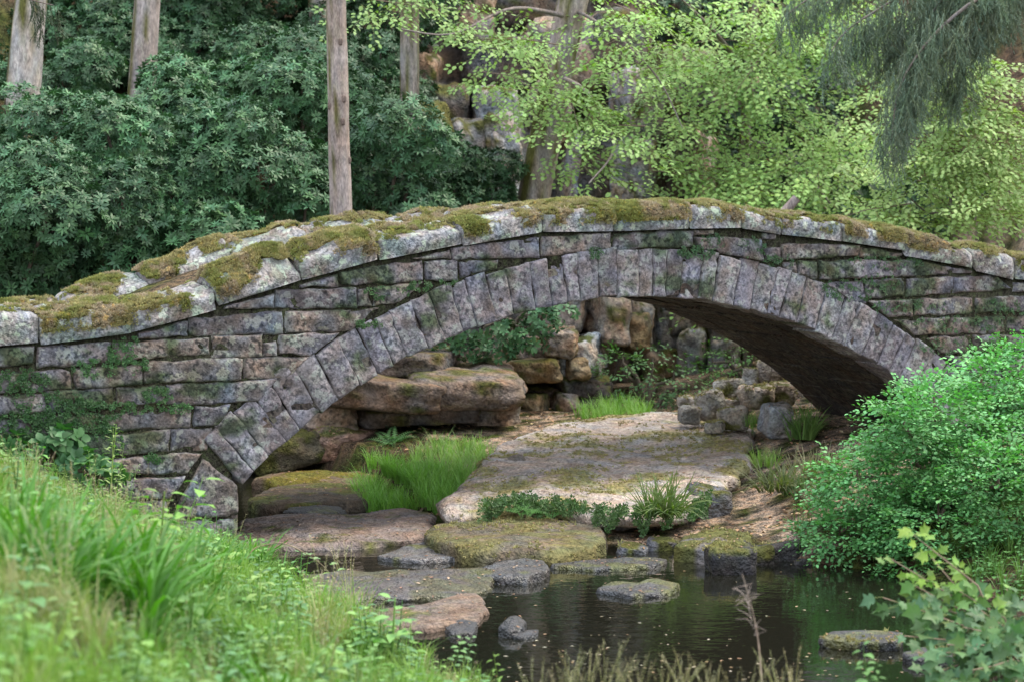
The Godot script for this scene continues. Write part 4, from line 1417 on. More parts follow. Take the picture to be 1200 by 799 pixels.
func build_hillside():
	var whorls := [whorl_mesh(9, 0.115, 0.038, 0.35), whorl_mesh(8, 0.105, 0.036, 0.2), whorl_mesh(10, 0.12, 0.036, 0.5)]
	var g := "dark evergreen shrubs on the slope"
	var rows := [
		# column, row of the middle, distance, width and height in metres, tint, label
		[-10, 300, 26.6, 1.15, 0.95, 1.0, "broad glossy evergreen shrub behind the low end of the parapet"],
		[95, 262, 27.0, 1.1, 0.95, 1.0, "rounded glossy evergreen shrub over the mossy far parapet"],
		[205, 232, 27.4, 1.0, 0.95, 0.95, "evergreen shrub on the slope beside the dark hollow"],
		[318, 208, 27.8, 0.85, 0.85, 1.0, "evergreen shrub just before the slender bare trunk"],
		[40, 180, 28.6, 1.3, 0.8, 1.05, "pale-tipped evergreen shrub under the two thick trunks"],
		[170, 165, 29.0, 1.05, 0.75, 1.05, "evergreen shrub below the foot of the second trunk"],
		[265, 128, 29.8, 1.0, 0.85, 1.0, "evergreen shrub with bare brown twigs in its middle"],
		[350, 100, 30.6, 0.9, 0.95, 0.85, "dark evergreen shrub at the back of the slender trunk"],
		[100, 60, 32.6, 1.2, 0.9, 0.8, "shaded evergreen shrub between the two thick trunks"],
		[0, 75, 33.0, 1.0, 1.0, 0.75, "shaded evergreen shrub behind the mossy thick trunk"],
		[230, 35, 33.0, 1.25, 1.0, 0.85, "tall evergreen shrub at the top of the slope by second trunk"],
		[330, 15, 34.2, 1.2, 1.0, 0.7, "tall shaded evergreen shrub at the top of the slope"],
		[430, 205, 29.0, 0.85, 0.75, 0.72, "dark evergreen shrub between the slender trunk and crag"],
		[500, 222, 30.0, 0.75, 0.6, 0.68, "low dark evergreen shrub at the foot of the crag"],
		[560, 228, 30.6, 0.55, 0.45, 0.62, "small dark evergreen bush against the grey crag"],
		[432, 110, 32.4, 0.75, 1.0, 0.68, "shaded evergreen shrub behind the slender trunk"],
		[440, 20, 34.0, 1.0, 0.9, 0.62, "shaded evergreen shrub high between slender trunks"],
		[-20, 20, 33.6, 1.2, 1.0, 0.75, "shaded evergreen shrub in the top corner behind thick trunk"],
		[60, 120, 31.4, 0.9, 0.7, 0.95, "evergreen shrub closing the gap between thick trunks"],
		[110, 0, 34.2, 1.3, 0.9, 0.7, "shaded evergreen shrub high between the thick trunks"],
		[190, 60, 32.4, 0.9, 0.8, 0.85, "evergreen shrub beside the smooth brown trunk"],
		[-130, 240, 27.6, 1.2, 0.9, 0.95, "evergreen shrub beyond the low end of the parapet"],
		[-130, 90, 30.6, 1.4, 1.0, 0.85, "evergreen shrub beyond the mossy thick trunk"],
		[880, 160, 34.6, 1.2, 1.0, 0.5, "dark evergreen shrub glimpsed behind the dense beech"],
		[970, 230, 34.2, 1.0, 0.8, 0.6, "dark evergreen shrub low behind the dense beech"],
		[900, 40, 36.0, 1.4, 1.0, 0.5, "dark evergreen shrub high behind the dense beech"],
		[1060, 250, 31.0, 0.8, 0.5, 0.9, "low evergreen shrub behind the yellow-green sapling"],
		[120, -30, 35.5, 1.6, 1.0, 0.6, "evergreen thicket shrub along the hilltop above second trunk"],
		[300, -50, 36.5, 1.8, 1.0, 0.6, "evergreen thicket shrub along the hilltop above the slope"],
	]
	for i in rows.size():
		var r: Array = rows[i]
		var c := at(r[0], r[1], r[2])
		var lobes := []
		for k in 9:
			var o := Vector3(rng.randf_range(-0.75, 0.75) * r[3], rng.randf_range(-0.65, 0.7) * r[4], rng.randf_range(-0.3, 0.5))
			var q := rng.randf_range(0.42, 0.62)
			lobes.append([c + o, Vector3(q * r[3], q * r[4] * 0.85, q * 0.95)])
		lobes.append([c + Vector3(0, -0.1, -0.25), Vector3(r[3] * 0.8, r[4] * 0.8, 0.7)])
		var foot := Vector3(c.x, minf(c.y - r[4] * 0.6, height(c.x, -c.z)), c.z)
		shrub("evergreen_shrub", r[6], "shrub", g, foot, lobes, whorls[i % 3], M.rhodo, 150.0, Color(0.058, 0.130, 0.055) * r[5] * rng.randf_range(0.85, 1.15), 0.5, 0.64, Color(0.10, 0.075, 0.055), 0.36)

func trunk_mesh(a: Vector3, b: Vector3, ra: float, rb: float, c: Color, bend: float, moss: float, sd: float) -> ArrayMesh:
	# a tapering stem with a swelling foot, slight bends, and moss growing in patches
	var v := PackedVector3Array()
	var col := PackedColorArray()
	var ix := PackedInt32Array()
	var n := 40
	var sides := 18
	for i in n:
		var t := i / float(n - 1)
		var p := a.lerp(b, t) + Vector3(bend * sin(t * 5.0 + sd), 0, bend * cos(t * 4.0 + sd))
		var r := lerpf(ra, rb, t) * (1.0 + 0.5 * exp(-t * 26.0))
		for k in sides:
			var an := TAU * k / sides
			var dir := Vector3(cos(an), 0, sin(an))
			var rr := r * (1.0 + 0.09 * fb("mid", p.x + dir.x * 0.8 + sd, p.y * 0.7, dir.z * 0.8) + 0.04 * fb("fine", dir.x, p.y * 0.5 + sd, dir.z))
			v.append(p + dir * rr)
			var cc := c * (1.0 + 0.25 * fb("patch", dir.x + sd, p.y * 0.7, dir.z))
			var m := fb("patch", dir.x * 0.9 + sd * 2.0, p.y * 0.45, dir.z * 0.9) + moss - dir.x * 0.22
			cc = cc.lerp(Color(0.155, 0.15, 0.045), ss(0.0, 0.2, m))
			col.append(Color(cc.r, cc.g, cc.b))
	for i in n - 1:
		for k in sides:
			var k2 := (k + 1) % sides
			quad_ix(ix, i * sides + k, i * sides + k2, (i + 1) * sides + k2, (i + 1) * sides + k)
	return finish(v, ix, col)

func tree(called: String, label: String, px0: float, py0: float, px1: float, py1: float, d: float, dia_px: float, c: Color, moss: float, sd: float, top := 9.0, foot_y := -99.0) -> Node3D:
	# a standing tree; the two picture points lie on its axis
	var a := at(px0, py0, d)
	var b := at(px1, py1, d)
	var dir := (b - a) / (b.y - a.y)
	var gy := height(a.x, d) - 0.3 if foot_y < -9.0 else foot_y
	var foot := a + dir * (gy - a.y)
	var o := thing(called, label, "tree", foot, "trees on the slope behind the bridge")
	var r := dia_px * 0.5 * d / FPX
	part("trunk", trunk_mesh(Vector3.ZERO, dir * (top - gy), r * 1.06, r * 0.72, c, 0.02, moss, sd), M.bark, o)
	return o

func limb(parent: Node3D, pts: Array, r0: float, r1: float, c: Color, called := "limb"):
	# a smooth bough through the given points (already relative to the tree)
	var cv := Curve3D.new()
	for i in pts.size():
		var t: Vector3 = (pts[mini(i + 1, pts.size() - 1)] - pts[maxi(i - 1, 0)]) / 6.0
		cv.add_point(pts[i], -t, t)
	var n := pts.size() * 5
	var out := []
	var rad := []
	for i in n:
		out.append(cv.sample_baked(cv.get_baked_length() * i / (n - 1.0), true))
		rad.append(lerpf(r0, r1, i / (n - 1.0)))
	part(called, tube(out, rad, 7, c, 0.1), M.bark, parent)

func leaf_layers(zones: Array, sprays_per: int, rad: float, tint: Color, origin: Vector3, size: float, places: Array, tints: Array, shine := 0.2, parent: Node3D = null, wood := Color.BLACK):
	# foliage in drooping, nearly level tiers, as shade leaves grow
	for z in zones:
		for k in int(z[6]):
			var px := rng.randf_range(z[0], z[2])
			var py := rng.randf_range(z[1], z[3])
			var c := at(px, py, rng.randf_range(z[4], z[5]))
			var tilt := Vector3(rng.randf_range(-0.30, 0.30), 1.0, rng.randf_range(0.05, 0.55)).normalized()
			var run := Vector3(rng.randf_range(-1.0, 1.0), 0, rng.randf_range(-0.2, 1.0)).normalized()
			run = (run - tilt * run.dot(tilt)).normalized()
			var across := tilt.cross(run)
			var rr := rad * rng.randf_range(0.6, 1.2)
			if parent and k % 3 == 0:
				var p0 := c - run * rr * 1.3 - origin
				part("twig", tube([p0, c - origin - Vector3(0, 0.02, 0), c + run * rr * 1.1 - Vector3(0, rr * 0.25, 0) - origin], [0.008, 0.005, 0.002], 5, wood), M.twig, parent)
			var tone := 1.0 + shine * rng.randf_range(-1.0, 1.0)
			for i in int(sprays_per * rr / rad):
				var s := rng.randf_range(-1.1, 1.0)
				var side := (1.0 if i % 2 == 0 else -1.0)
				var off := side * rr * 0.75 * pow(rng.randf(), 0.8) * (1.0 - 0.4 * absf(s))
				var p := c + run * s * rr + across * off - Vector3(0, 0.20 * rr * (s + 0.5) * (s + 0.5) + 0.22 * absf(off), 0)
				var fwd := (run * rng.randf_range(0.2, 1.0) + across * side * rng.randf_range(-0.1, 1.0) + Vector3(0, rng.randf_range(-0.5, 0.1), 0)).normalized()
				var up := (tilt + any_dir() * 0.22).normalized()
				var sx := up.cross(fwd).normalized()
				var b := Basis(sx, fwd.cross(sx), fwd)
				places.append(Transform3D(b.scaled(Vector3.ONE * size * rng.randf_range(0.8, 1.25)), p - origin))
				tints.append(vary(tint * tone, 0.14))

func build_trees():
	var bark := Color(0.44, 0.375, 0.33)
	var grey_bark := Color(0.56, 0.51, 0.45)
	tree("bare_tree", "thick pale trunk with green moss down one side on the slope", 25, 123, 38, 0, 30.0, 40, grey_bark, 0.02, 3.0)
	tree("bare_tree", "thick smooth brown trunk rising from the middle of shrubs", 166, 105, 174, 0, 30.6, 33, bark, -0.25, 9.0)
	var t3 := tree("bare_tree", "slender straight trunk with knots right behind the parapet", 400, 250, 396, 0, 26.6, 26, Color(0.43, 0.36, 0.31), -0.18, 15.0, 9.0, 1.0)
	for k in 7:
		var y := rng.randf_range(1.4, 4.4)
		var a := rng.randf() * PI
		var rk := lerpf(0.122, 0.083, y / 8.0) - 0.012
		part("knot", boulder_mesh(Vector3(0.05, 0.08, 0.05), 0.1, 0.006, Color(0.22, 0.17, 0.14), -0.5, k, 4), M.bark, t3, Vector3(cos(a) * rk - 0.010 * y + 0.02 * sin(y * 0.62 + 15.0), y, sin(a) * rk))
	tree("bare_tree", "thin trunk partly hidden behind the slender knotted trunk", 377, 50, 373, 0, 33.0, 24, bark, 0.0, 21.0)
	tree("bare_tree", "slim greenish trunk standing before the mossy crag", 480, 175, 482, 20, 30.2, 25, bark * 0.95, 0.02, 27.0)
	var sprays := [spray_mesh(6, 0.32, 0.068, 0.68, 0.3, 0.15), spray_mesh(6, 0.36, 0.070, 0.66, 0.3, 0.2)]
	# beech whose trunk leans before the crag
	var bt := tree("beech_tree", "leaning beech with tiers of fresh lime-green leaves before the crag", 625, 235, 663, 50, 31.0, 42, bark, -0.02, 33.0, 8.0)
	var o := bt.position
	limb(bt, [at(672, 10, 31.0) - o, at(720, 40, 30.0) - o, at(770, 90, 29.8) - o, at(800, 150, 29.6) - o], 0.024, 0.006, bark * 0.6)
	limb(bt, [at(668, 20, 31.0) - o, at(600, 10, 30.0) - o, at(530, 40, 29.4) - o, at(470, 34, 29.2) - o], 0.03, 0.008, bark * 0.7)
	limb(bt, [at(655, 90, 31.0) - o, at(690, 110, 30.3) - o, at(720, 170, 29.6) - o, at(690, 215, 29.2) - o], 0.03, 0.008, bark)
	var places := []
	var tints := []
	var lime := Color(0.30, 0.46, 0.145)
	leaf_layers([
		[430, -20, 560, 10, 29.4, 30.8, 3], [530, 0, 660, 80, 29.4, 30.8, 7], [590, 60, 700, 130, 29.4, 30.8, 5], [650, 100, 770, 180, 29.2, 30.6, 6], [660, 180, 720, 225, 29.2, 30.2, 2], [680, -20, 820, 90, 29.4, 31, 12],
	], 20, 0.60, lime, o, 1.0, places, tints, 0.2, bt, Color(0.16, 0.11, 0.08))
	scatter("crown", sprays[0], M.beech, bt, places, tints)
	# second tree, dense, to its side
	var b2 := tree("beech_tree", "dense bushy beech with bright green leaf tiers beside the crag", 868, 280, 880, 60, 33.0, 14, bark * 0.8, 0.0, 41.0, 8.0)
	o = b2.position
	limb(b2, [at(878, 90, 33) - o, at(840, 40, 32.0) - o, at(800, 0, 31.0) - o], 0.04, 0.012, bark * 0.7)
	limb(b2, [at(876, 120, 33) - o, at(930, 60, 32.2) - o, at(1010, 62, 31.2) - o], 0.04, 0.012, bark * 0.7)
	limb(b2, [at(872, 160, 33) - o, at(930, 190, 32.2) - o, at(990, 260, 31.2) - o], 0.03, 0.01, bark * 0.7)
	places = []
	tints = []
	leaf_layers([
		[780, 0, 960, 130, 30.4, 33, 21], [800, 110, 1010, 220, 30.2, 32.8, 21], [810, 190, 1040, 290, 30, 32.6, 19], [880, -20, 1010, 60, 30.4, 33, 14], [840, 285, 1070, 312, 30, 32.0, 18],
	], 30, 0.68, lime * 1.02, o, 1.08, places, tints, 0.35, b2, Color(0.14, 0.10, 0.07))
	scatter("crown", sprays[1], M.beech, b2, places, tints)
	# a lighter sapling in front of the brown bank
	var b3 := tree("sapling", "loose yellow-green sapling before the brown bank", 1120, 300, 1112, 60, 29.0, 7, bark * 0.7, 0.0, 47.0, 6.0)
	o = b3.position
	limb(b3, [at(1116, 200, 29.0) - o, at(1080, 170, 28.6) - o, at(1040, 180, 28.2) - o], 0.018, 0.006, bark * 0.6)
	limb(b3, [at(1114, 150, 29.0) - o, at(1160, 110, 28.8) - o, at(1200, 120, 28.4) - o], 0.018, 0.006, bark * 0.6)
	limb(b3, [at(1118, 240, 29.0) - o, at(1090, 250, 28.6) - o, at(1060, 225, 28.2) - o], 0.018, 0.006, bark * 0.6)
	places = []
	tints = []
	leaf_layers([
		[1020, 150, 1210, 290, 27.6, 29.4, 26], [1100, 60, 1220, 170, 28, 29.6, 16], [1040, 60, 1120, 150, 29, 30, 6], [1000, 220, 1080, 290, 27.4, 28.6, 8],
	], 30, 0.55, Color(0.34, 0.48, 0.17), o, 0.95, places, tints, 0.2, b3, Color(0.14, 0.10, 0.07))
	scatter("crown", sprays[0], M.beech, b3, places, tints)
	# conifer whose boughs hang into the picture from the side
	var shoot := needles_mesh(0.42)
	var cf := thing("conifer", "grey-green conifer with long drooping boughs over the right bank", "tree", Vector3(5.9, height(5.9, 26.5) - 0.2, -26.5))
	o = cf.position
	part("trunk", trunk_mesh(Vector3.ZERO, Vector3(0.1, 9, 0), 0.22, 0.15, bark * 0.8, 0.02, -0.1, 51.0), M.bark, cf)
	places = []
	tints = []
	for bough in [[1260,-120, 1100,-30, 1000,30, 975,60, 26.0], [1260,-60, 1130,10, 1060,90, 1045,170, 25.6], [1260,-100, 1180,-10, 1130,50, 1110,110, 26.2], [1240,-160, 1050,-60, 960,-10, 920,20, 26.8], [1260,-90, 1150,-40, 1080,20, 1030,60, 26.6], [1250,-110, 1120,-20, 1075,60, 1062,130, 26.0]]:
		var pts := []
		for k in 4:
			pts.append(at(bough[k * 2], bough[k * 2 + 1], bough[8] + 0.3 * (3 - k) * 0.3) - o)
		limb(cf, pts, 0.03, 0.006, Color(0.26, 0.22, 0.19), "bough")
		var cv := Curve3D.new()
		for i in 4:
			var t: Vector3 = (pts[mini(i + 1, 3)] - pts[maxi(i - 1, 0)]) / 6.0
			cv.add_point(pts[i], -t, t)
		for i in 260:
			var f := pow(rng.randf(), 0.75)
			var p := cv.sample_baked(cv.get_baked_length() * f) + any_dir() * 0.22 * (1.2 - f * 0.6)
			places.append(Transform3D(Basis(Vector3.UP, rng.randf() * TAU).rotated(Vector3(rng.randf_range(-1, 1), 0, rng.randf_range(-1, 1)).normalized(), rng.randf_range(0.0, 0.5)).scaled(Vector3.ONE * rng.randf_range(0.55, 1.1)), p))
			tints.append(vary(Color(0.17, 0.235, 0.165), 0.25))
	scatter("needles", shoot, M.needle, cf, places, tints)
	# a sprig of another conifer dipping in front of the mossy trunk
	var sp := thing("conifer", "dark conifer sprig hanging in front of the mossy thick trunk", "tree", Vector3(-5.4, 0.9, -24.0))
	o = sp.position
	part("trunk", trunk_mesh(Vector3.ZERO, Vector3(0.0, 8, 0), 0.12, 0.08, bark * 0.7, 0.02, -0.1, 57.0), M.bark, sp)
	limb(sp, [Vector3(0, 4.9, 0), at(0, -20, 23.6) - o, at(30, -2, 23.4) - o, at(62, 6, 23.3) - o], 0.025, 0.004, Color(0.2, 0.16, 0.13), "bough")
	places = []
	tints = []
	for q in [[36, -2], [40, 0], [30, -6], [50, 2], [58, 4], [62, 6], [66, 6], [44, 0], [34, -4], [38, 0]]:
		places.append(Transform3D(Basis(Vector3.UP, rng.randf() * TAU).rotated(Vector3(0, 0, 1), rng.randf_range(-0.3, 0.7)).scaled(Vector3.ONE * rng.randf_range(0.7, 1.0)), at(q[0], q[1], 23.4) - o))
		tints.append(vary(Color(0.06, 0.085, 0.05), 0.2))
	scatter("needles", shoot, M.needle, sp, places, tints)

func at_foot(px: float, py: float) -> Vector3:
	return on_ground(px, py)

func tuft_field(places: Array, tints: Array, region: Array, n: int, tint: Color, size: float, y := -99.0):
	# grass over a patch of ground given by its picture rectangle
	for i in n:
		var px := rng.randf_range(region[0], region[2])
		var py := rng.randf_range(region[1], region[3])
		var e := Vector2((px - region[0]) / (region[2] - region[0]) - 0.5, (py - region[1]) / (region[3] - region[1]) - 0.5) * 2.0
		if e.length() > 1.0 + 0.25 * fb("fine", px * 0.01, py * 0.01):
			continue
		var p := on_ground(px, py) if y < -9.0 else on_y(px, py, y)
		places.append(Transform3D(Basis(Vector3.UP, rng.randf() * TAU).scaled(Vector3.ONE * size * rng.randf_range(0.7, 1.25)), p - Vector3(0, 0.01, 0)))
		tints.append(vary(tint, 0.2))

func clump(called: String, label: String, category: String, foot: Vector3, mesh: Mesh, mat: Material, n: int, rad: float, tint: Color, size: float, lean := Vector3.ZERO) -> Node3D:
	# several tufts growing as one plant
	var o := thing(called, label, category, foot)
	var places := []
	var tints := []
	for i in n:
		var a := rng.randf() * TAU
		var r := rad * sqrt(rng.randf())
		var up := (Vector3.UP + lean + Vector3(cos(a), 0, sin(a)) * 0.35 * r / maxf(rad, 0.01)).normalized()
		places.append(Transform3D(looking(up, rng.randf() * TAU).scaled(Vector3.ONE * size * rng.randf_range(0.7, 1.2)), Vector3(cos(a) * r, -0.02, sin(a) * r)))
		tints.append(vary(tint, 0.2))
	if n == 1:
		places.append(places[0]); tints.append(tints[0])
	scatter("leaves", mesh, mat, o, places, tints)
	return o

func wall_patch(label: String, spots: Array, mesh: Mesh, tint: Color, size: float):
	# little plants rooted in the joints; every spot is an oval on the wall [column, row, half width, half height, how many]
	var m := face(spots[0][0], spots[0][1])
	var foot := bridge.transform * Vector3(m.x, m.y, 0.0)
	var o := thing("wall_plant", label, "plant", foot)
	o.rotation.y = TURN
	var places := []
	var tints := []
	for s in spots:
		for i in s[4]:
			var a := rng.randf() * TAU
			var r := sqrt(rng.randf())
			var px: float = s[0] + cos(a) * r * s[2]
			var py: float = s[1] + sin(a) * r * s[3]
			if fb("fine", px * 0.02, py * 0.02, 2.0) < -0.12:
				continue
			var p := face(px, py)
			var dir := Vector3(rng.randf_range(-0.8, 0.8), rng.randf_range(-0.3, 0.9), 1.0).normalized()
			places.append(Transform3D(looking(dir, rng.randf() * TAU).scaled(Vector3.ONE * size * rng.randf_range(0.6, 1.3)), Vector3(p.x - m.x, p.y - m.y, 0.004 + 0.012 * rng.randf())))
			tints.append(vary(tint, 0.3))
	scatter("leaves", mesh, M.bush, o, places, tints)

func build_stream_plants():
	var fine := blades_mesh(16, 0.34, 0.007, 0.35, 0.7)
	var strap := blades_mesh(12, 0.36, 0.014, 0.35, 0.9)
	var small := whorl_mesh(7, 0.032, 0.017, 0.5)
	# plants in the joints of the wall
	wall_patch("dark green creeping plants in the wall joints near low parapet end", [[40, 505, 60, 26, 700], [90, 490, 50, 22, 420], [25, 448, 34, 16, 180], [70, 545, 60, 22, 420], [60, 470, 50, 12, 160]], small, Color(0.045, 0.105, 0.035), 0.6)
	wall_patch("tufts of small green plants under the pale coping stone", [[108, 432, 26, 12, 160], [140, 414, 16, 16, 120], [160, 428, 14, 12, 90], [150, 400, 12, 10, 40]], small, Color(0.06, 0.14, 0.045), 0.5)
	wall_patch("small green plants along the joint above the long block", [[184, 463, 18, 10, 110], [150, 478, 30, 7, 110], [205, 478, 20, 5, 60], [120, 520, 26, 22, 170], [180, 537, 10, 6, 40], [150, 556, 8, 5, 30]], small, Color(0.055, 0.13, 0.04), 0.5)
	wall_patch("thin green growth in the joint above the arch ring", [[450, 345, 28, 8, 130], [490, 336, 16, 5, 70], [430, 380, 18, 5, 60], [525, 330, 12, 4, 30]], small, Color(0.055, 0.12, 0.04), 0.5)
	wall_patch("dark green growth above the crown of the arch", [[815, 296, 24, 8, 160], [835, 282, 14, 10, 90], [698, 297, 8, 7, 40], [880, 290, 20, 12, 70], [915, 305, 20, 8, 60]], small, Color(0.05, 0.11, 0.045), 0.5)
	wall_patch("green growth spread over the wall above the bush", [[1000, 340, 40, 14, 220], [1040, 308, 50, 8, 160], [1030, 330, 30, 10, 90], [1060, 360, 50, 8, 110], [1130, 380, 60, 10, 140], [1120, 405, 50, 10, 140], [1180, 360, 30, 10, 70]], small, Color(0.055, 0.12, 0.045), 0.5)
	# evergreen and ivy under the arch
	var ivy := whorl_mesh(7, 0.075, 0.042, 0.2)
	var lobes := []
	for q in [[530, 395, 0.30], [565, 385, 0.30], [600, 392, 0.28], [635, 378, 0.25], [585, 410, 0.22], [655, 366, 0.2], [550, 412, 0.2], [620, 402, 0.2]]:
		lobes.append([at(q[0], q[1], 28.3), Vector3(q[2], q[2] * 0.6, 0.22)])
	shrub("ivy", "glossy ivy hanging over the cliff edge under the arch", "plant", "", at(600, 380, 28.8), lobes, ivy, M.rhodo, 95.0, Color(0.07, 0.155, 0.065), 0.2, 1.0, Color(0.1, 0.08, 0.06), 0.28)
	lobes = []
	for q in [[735, 440, 0.32], [765, 430, 0.32], [790, 445, 0.3], [760, 462, 0.34], [795, 468, 0.22], [730, 425, 0.22], [805, 455, 0.2]]:
		lobes.append([at(q[0], q[1], 29.2), Vector3(q[2], q[2] * 0.75, 0.28)])
	shrub("leafy_shrub", "soft green shrub at the cliff foot behind the path", "shrub", "", at(765, 478, 29.2), lobes, spray_mesh(5, 0.20, 0.055, 0.6, 0.5, 0.2), M.bush, 60.0, Color(0.12, 0.23, 0.09), 0.3, 1.0, Color(0.1, 0.08, 0.06), 0.25, 0.35, true)
	lobes = []
	for q in [[860, 425, 0.22], [885, 415, 0.25], [905, 408, 0.25], [925, 420, 0.2], [845, 440, 0.15], [870, 405, 0.3], [835, 425, 0.2]]:
		lobes.append([at(q[0], q[1], 29.6), Vector3(q[2], q[2] * 0.75, 0.25)])
	shrub("leafy_shrub", "bright low shrub above the tumbled boulders under the arch", "shrub", "", at(880, 445, 29.6), lobes, spray_mesh(5, 0.20, 0.05, 0.6, 0.5, 0.2), M.bush, 50.0, Color(0.14, 0.27, 0.08), 0.3, 1.0, Color(0.1, 0.08, 0.06), 0.25, 0.35, true)
	# grass under the arch
	var g := Node3D.new()
	var places := []
	var tints := []
	tuft_field(places, tints, [405, 560, 560, 606], 330, Color(0.21, 0.40, 0.08), 0.85)
	tuft_field(places, tints, [480, 525, 585, 575], 190, Color(0.27, 0.42, 0.13), 0.75)
	tuft_field(places, tints, [675, 478, 765, 504], 150, Color(0.22, 0.39, 0.09), 0.75)
	tuft_field(places, tints, [590, 530, 625, 556], 30, Color(0.17, 0.32, 0.05), 0.6)
	tuft_field(places, tints, [830, 470, 960, 520], 40, Color(0.15, 0.27, 0.06), 0.6)
	var gr := scatter("grass_under_arch", fine, M.blade, self, places, tints)
	gr.name = "grass"
	taken["grass"] = 1
	# clumps one can point at
	clump("sedge_clump", "arching sedge clump hanging from the overhanging rock lip", "plant", on_y(772, 600, 0.29), strap, M.blade, 18, 0.16, Color(0.13, 0.19, 0.055), 1.05, Vector3(0, 0, 0.7))
	clump("sedge_clump", "tall grass clump between the pale boulder and bridge pier", "plant", at(940, 512, 25.2), strap, M.blade, 12, 0.13, Color(0.17, 0.29, 0.08), 1.05)
	clump("sedge_clump", "short grass clump on the edge of the earthy slope", "plant", at(897, 545, 23.4), fine, M.blade, 10, 0.10, Color(0.16, 0.26, 0.06), 0.75)
	clump("sedge_clump", "drooping grass tufts on the slope beside the pier", "plant", at(935, 575, 22.9), strap, M.blade, 12, 0.20, Color(0.10, 0.16, 0.06), 0.75)
	clump("sedge_clump", "matted grass clump hanging down the earthy slope", "plant", at(912, 572, 22.7), strap, M.blade, 12, 0.16, Color(0.15, 0.17, 0.08), 0.8, Vector3(0, 0, 0.5))
	clump("sedge_clump", "dark grass clump on the slope against the bush", "plant", at(955, 590, 22.5), strap, M.blade, 14, 0.22, Color(0.09, 0.16, 0.06), 0.8, Vector3(-0.2, 0, 0.4))
	clump("sedge_clump", "straw-coloured grass clump below the pier", "plant", at(948, 555, 23.3), fine, M.blade, 14, 0.2, Color(0.24, 0.24, 0.13), 0.9, Vector3(0, 0, 0.4))
	clump("sedge_clump", "small tuft growing on the flat pink rock", "plant", at(822, 545, 24.4), fine, M.blade, 4, 0.05, Color(0.13, 0.2, 0.07), 0.4)
	clump("sedge_clump", "grass tuft at the foot of the rock pile", "plant", at(880, 498, 25.7), fine, M.blade, 5, 0.08, Color(0.15, 0.26, 0.06), 0.55)
	clump("fern", "green fern growing out under the rock lip", "fern", at(610, 596, 21.9), fern_mesh(7, 0.30, 0.5), M.bush, 2, 0.10, Color(0.09, 0.22, 0.05), 1.0)
	clump("fern", "small fern beside the sedge on the rock lip", "fern", at(655, 602, 21.8), fern_mesh(6, 0.22, 0.5), M.bush, 2, 0.10, Color(0.08, 0.19, 0.05), 0.9)
	clump("fern", "fern in the dark hollow under the cliff", "fern", at(465, 517, 26.6), fern_mesh(7, 0.36, 0.7), M.bush, 2, 0.10, Color(0.10, 0.22, 0.07), 1.0)
	clump("fern", "pale fern above the dark hollow under the cliff", "fern", at(450, 500, 27.0), fern_mesh(6, 0.26, 0.6), M.bush, 2, 0.08, Color(0.14, 0.2, 0.12), 0.9)
	clump("fern", "fern at the corner of the rock bed by the grass", "fern", at(540, 594, 22.3), fern_mesh(6, 0.24, 0.5), M.bush, 2, 0.10, Color(0.09, 0.2, 0.05), 0.9)
	clump("fern", "little fern between the pile boulders", "fern", at(838, 503, 25.9), fern_mesh(6, 0.18, 0.6), M.bush, 2, 0.06, Color(0.10, 0.22, 0.06), 1.0)
	# low growth along the lip of the rock bed
	var mat_places := []
	var mat_tints := []
	for i in 3000:
		var px := rng.randf_range(560, 832)
		var row := table([[560, 597], [610, 591], [650, 593], [700, 601], [760, 603], [812, 598], [832, 584]], px)
		if fb("mid", px * 0.03, 1.0) + rng.randf_range(-0.5, 0.5) < 0.12:
			continue
		var drop := rng.randf()
		var p := on_y(px, row, 0.27) + Vector3(0, 0.05 - (0.12 + 0.3 * fb("mid", px * 0.05, 7.0)) * drop + rng.randf_range(-0.04, 0.04), -0.10 - 0.08 * drop + rng.randf() * 0.24)
		mat_places.append(Transform3D(looking(Vector3(rng.randf_range(-0.6, 0.6), rng.randf_range(-0.2, 1.0), 1.0), rng.randf() * TAU).scaled(Vector3.ONE * rng.randf_range(0.3, 1.0)), p))
		mat_tints.append(vary(Color(0.065, 0.125, 0.035), 0.35))
	var lip := thing("creeping_plant", "mat of low green plants along the overhanging rock lip", "plant", Vector3.ZERO)
	scatter("leaves", small, M.bush, lip, mat_places, mat_tints)

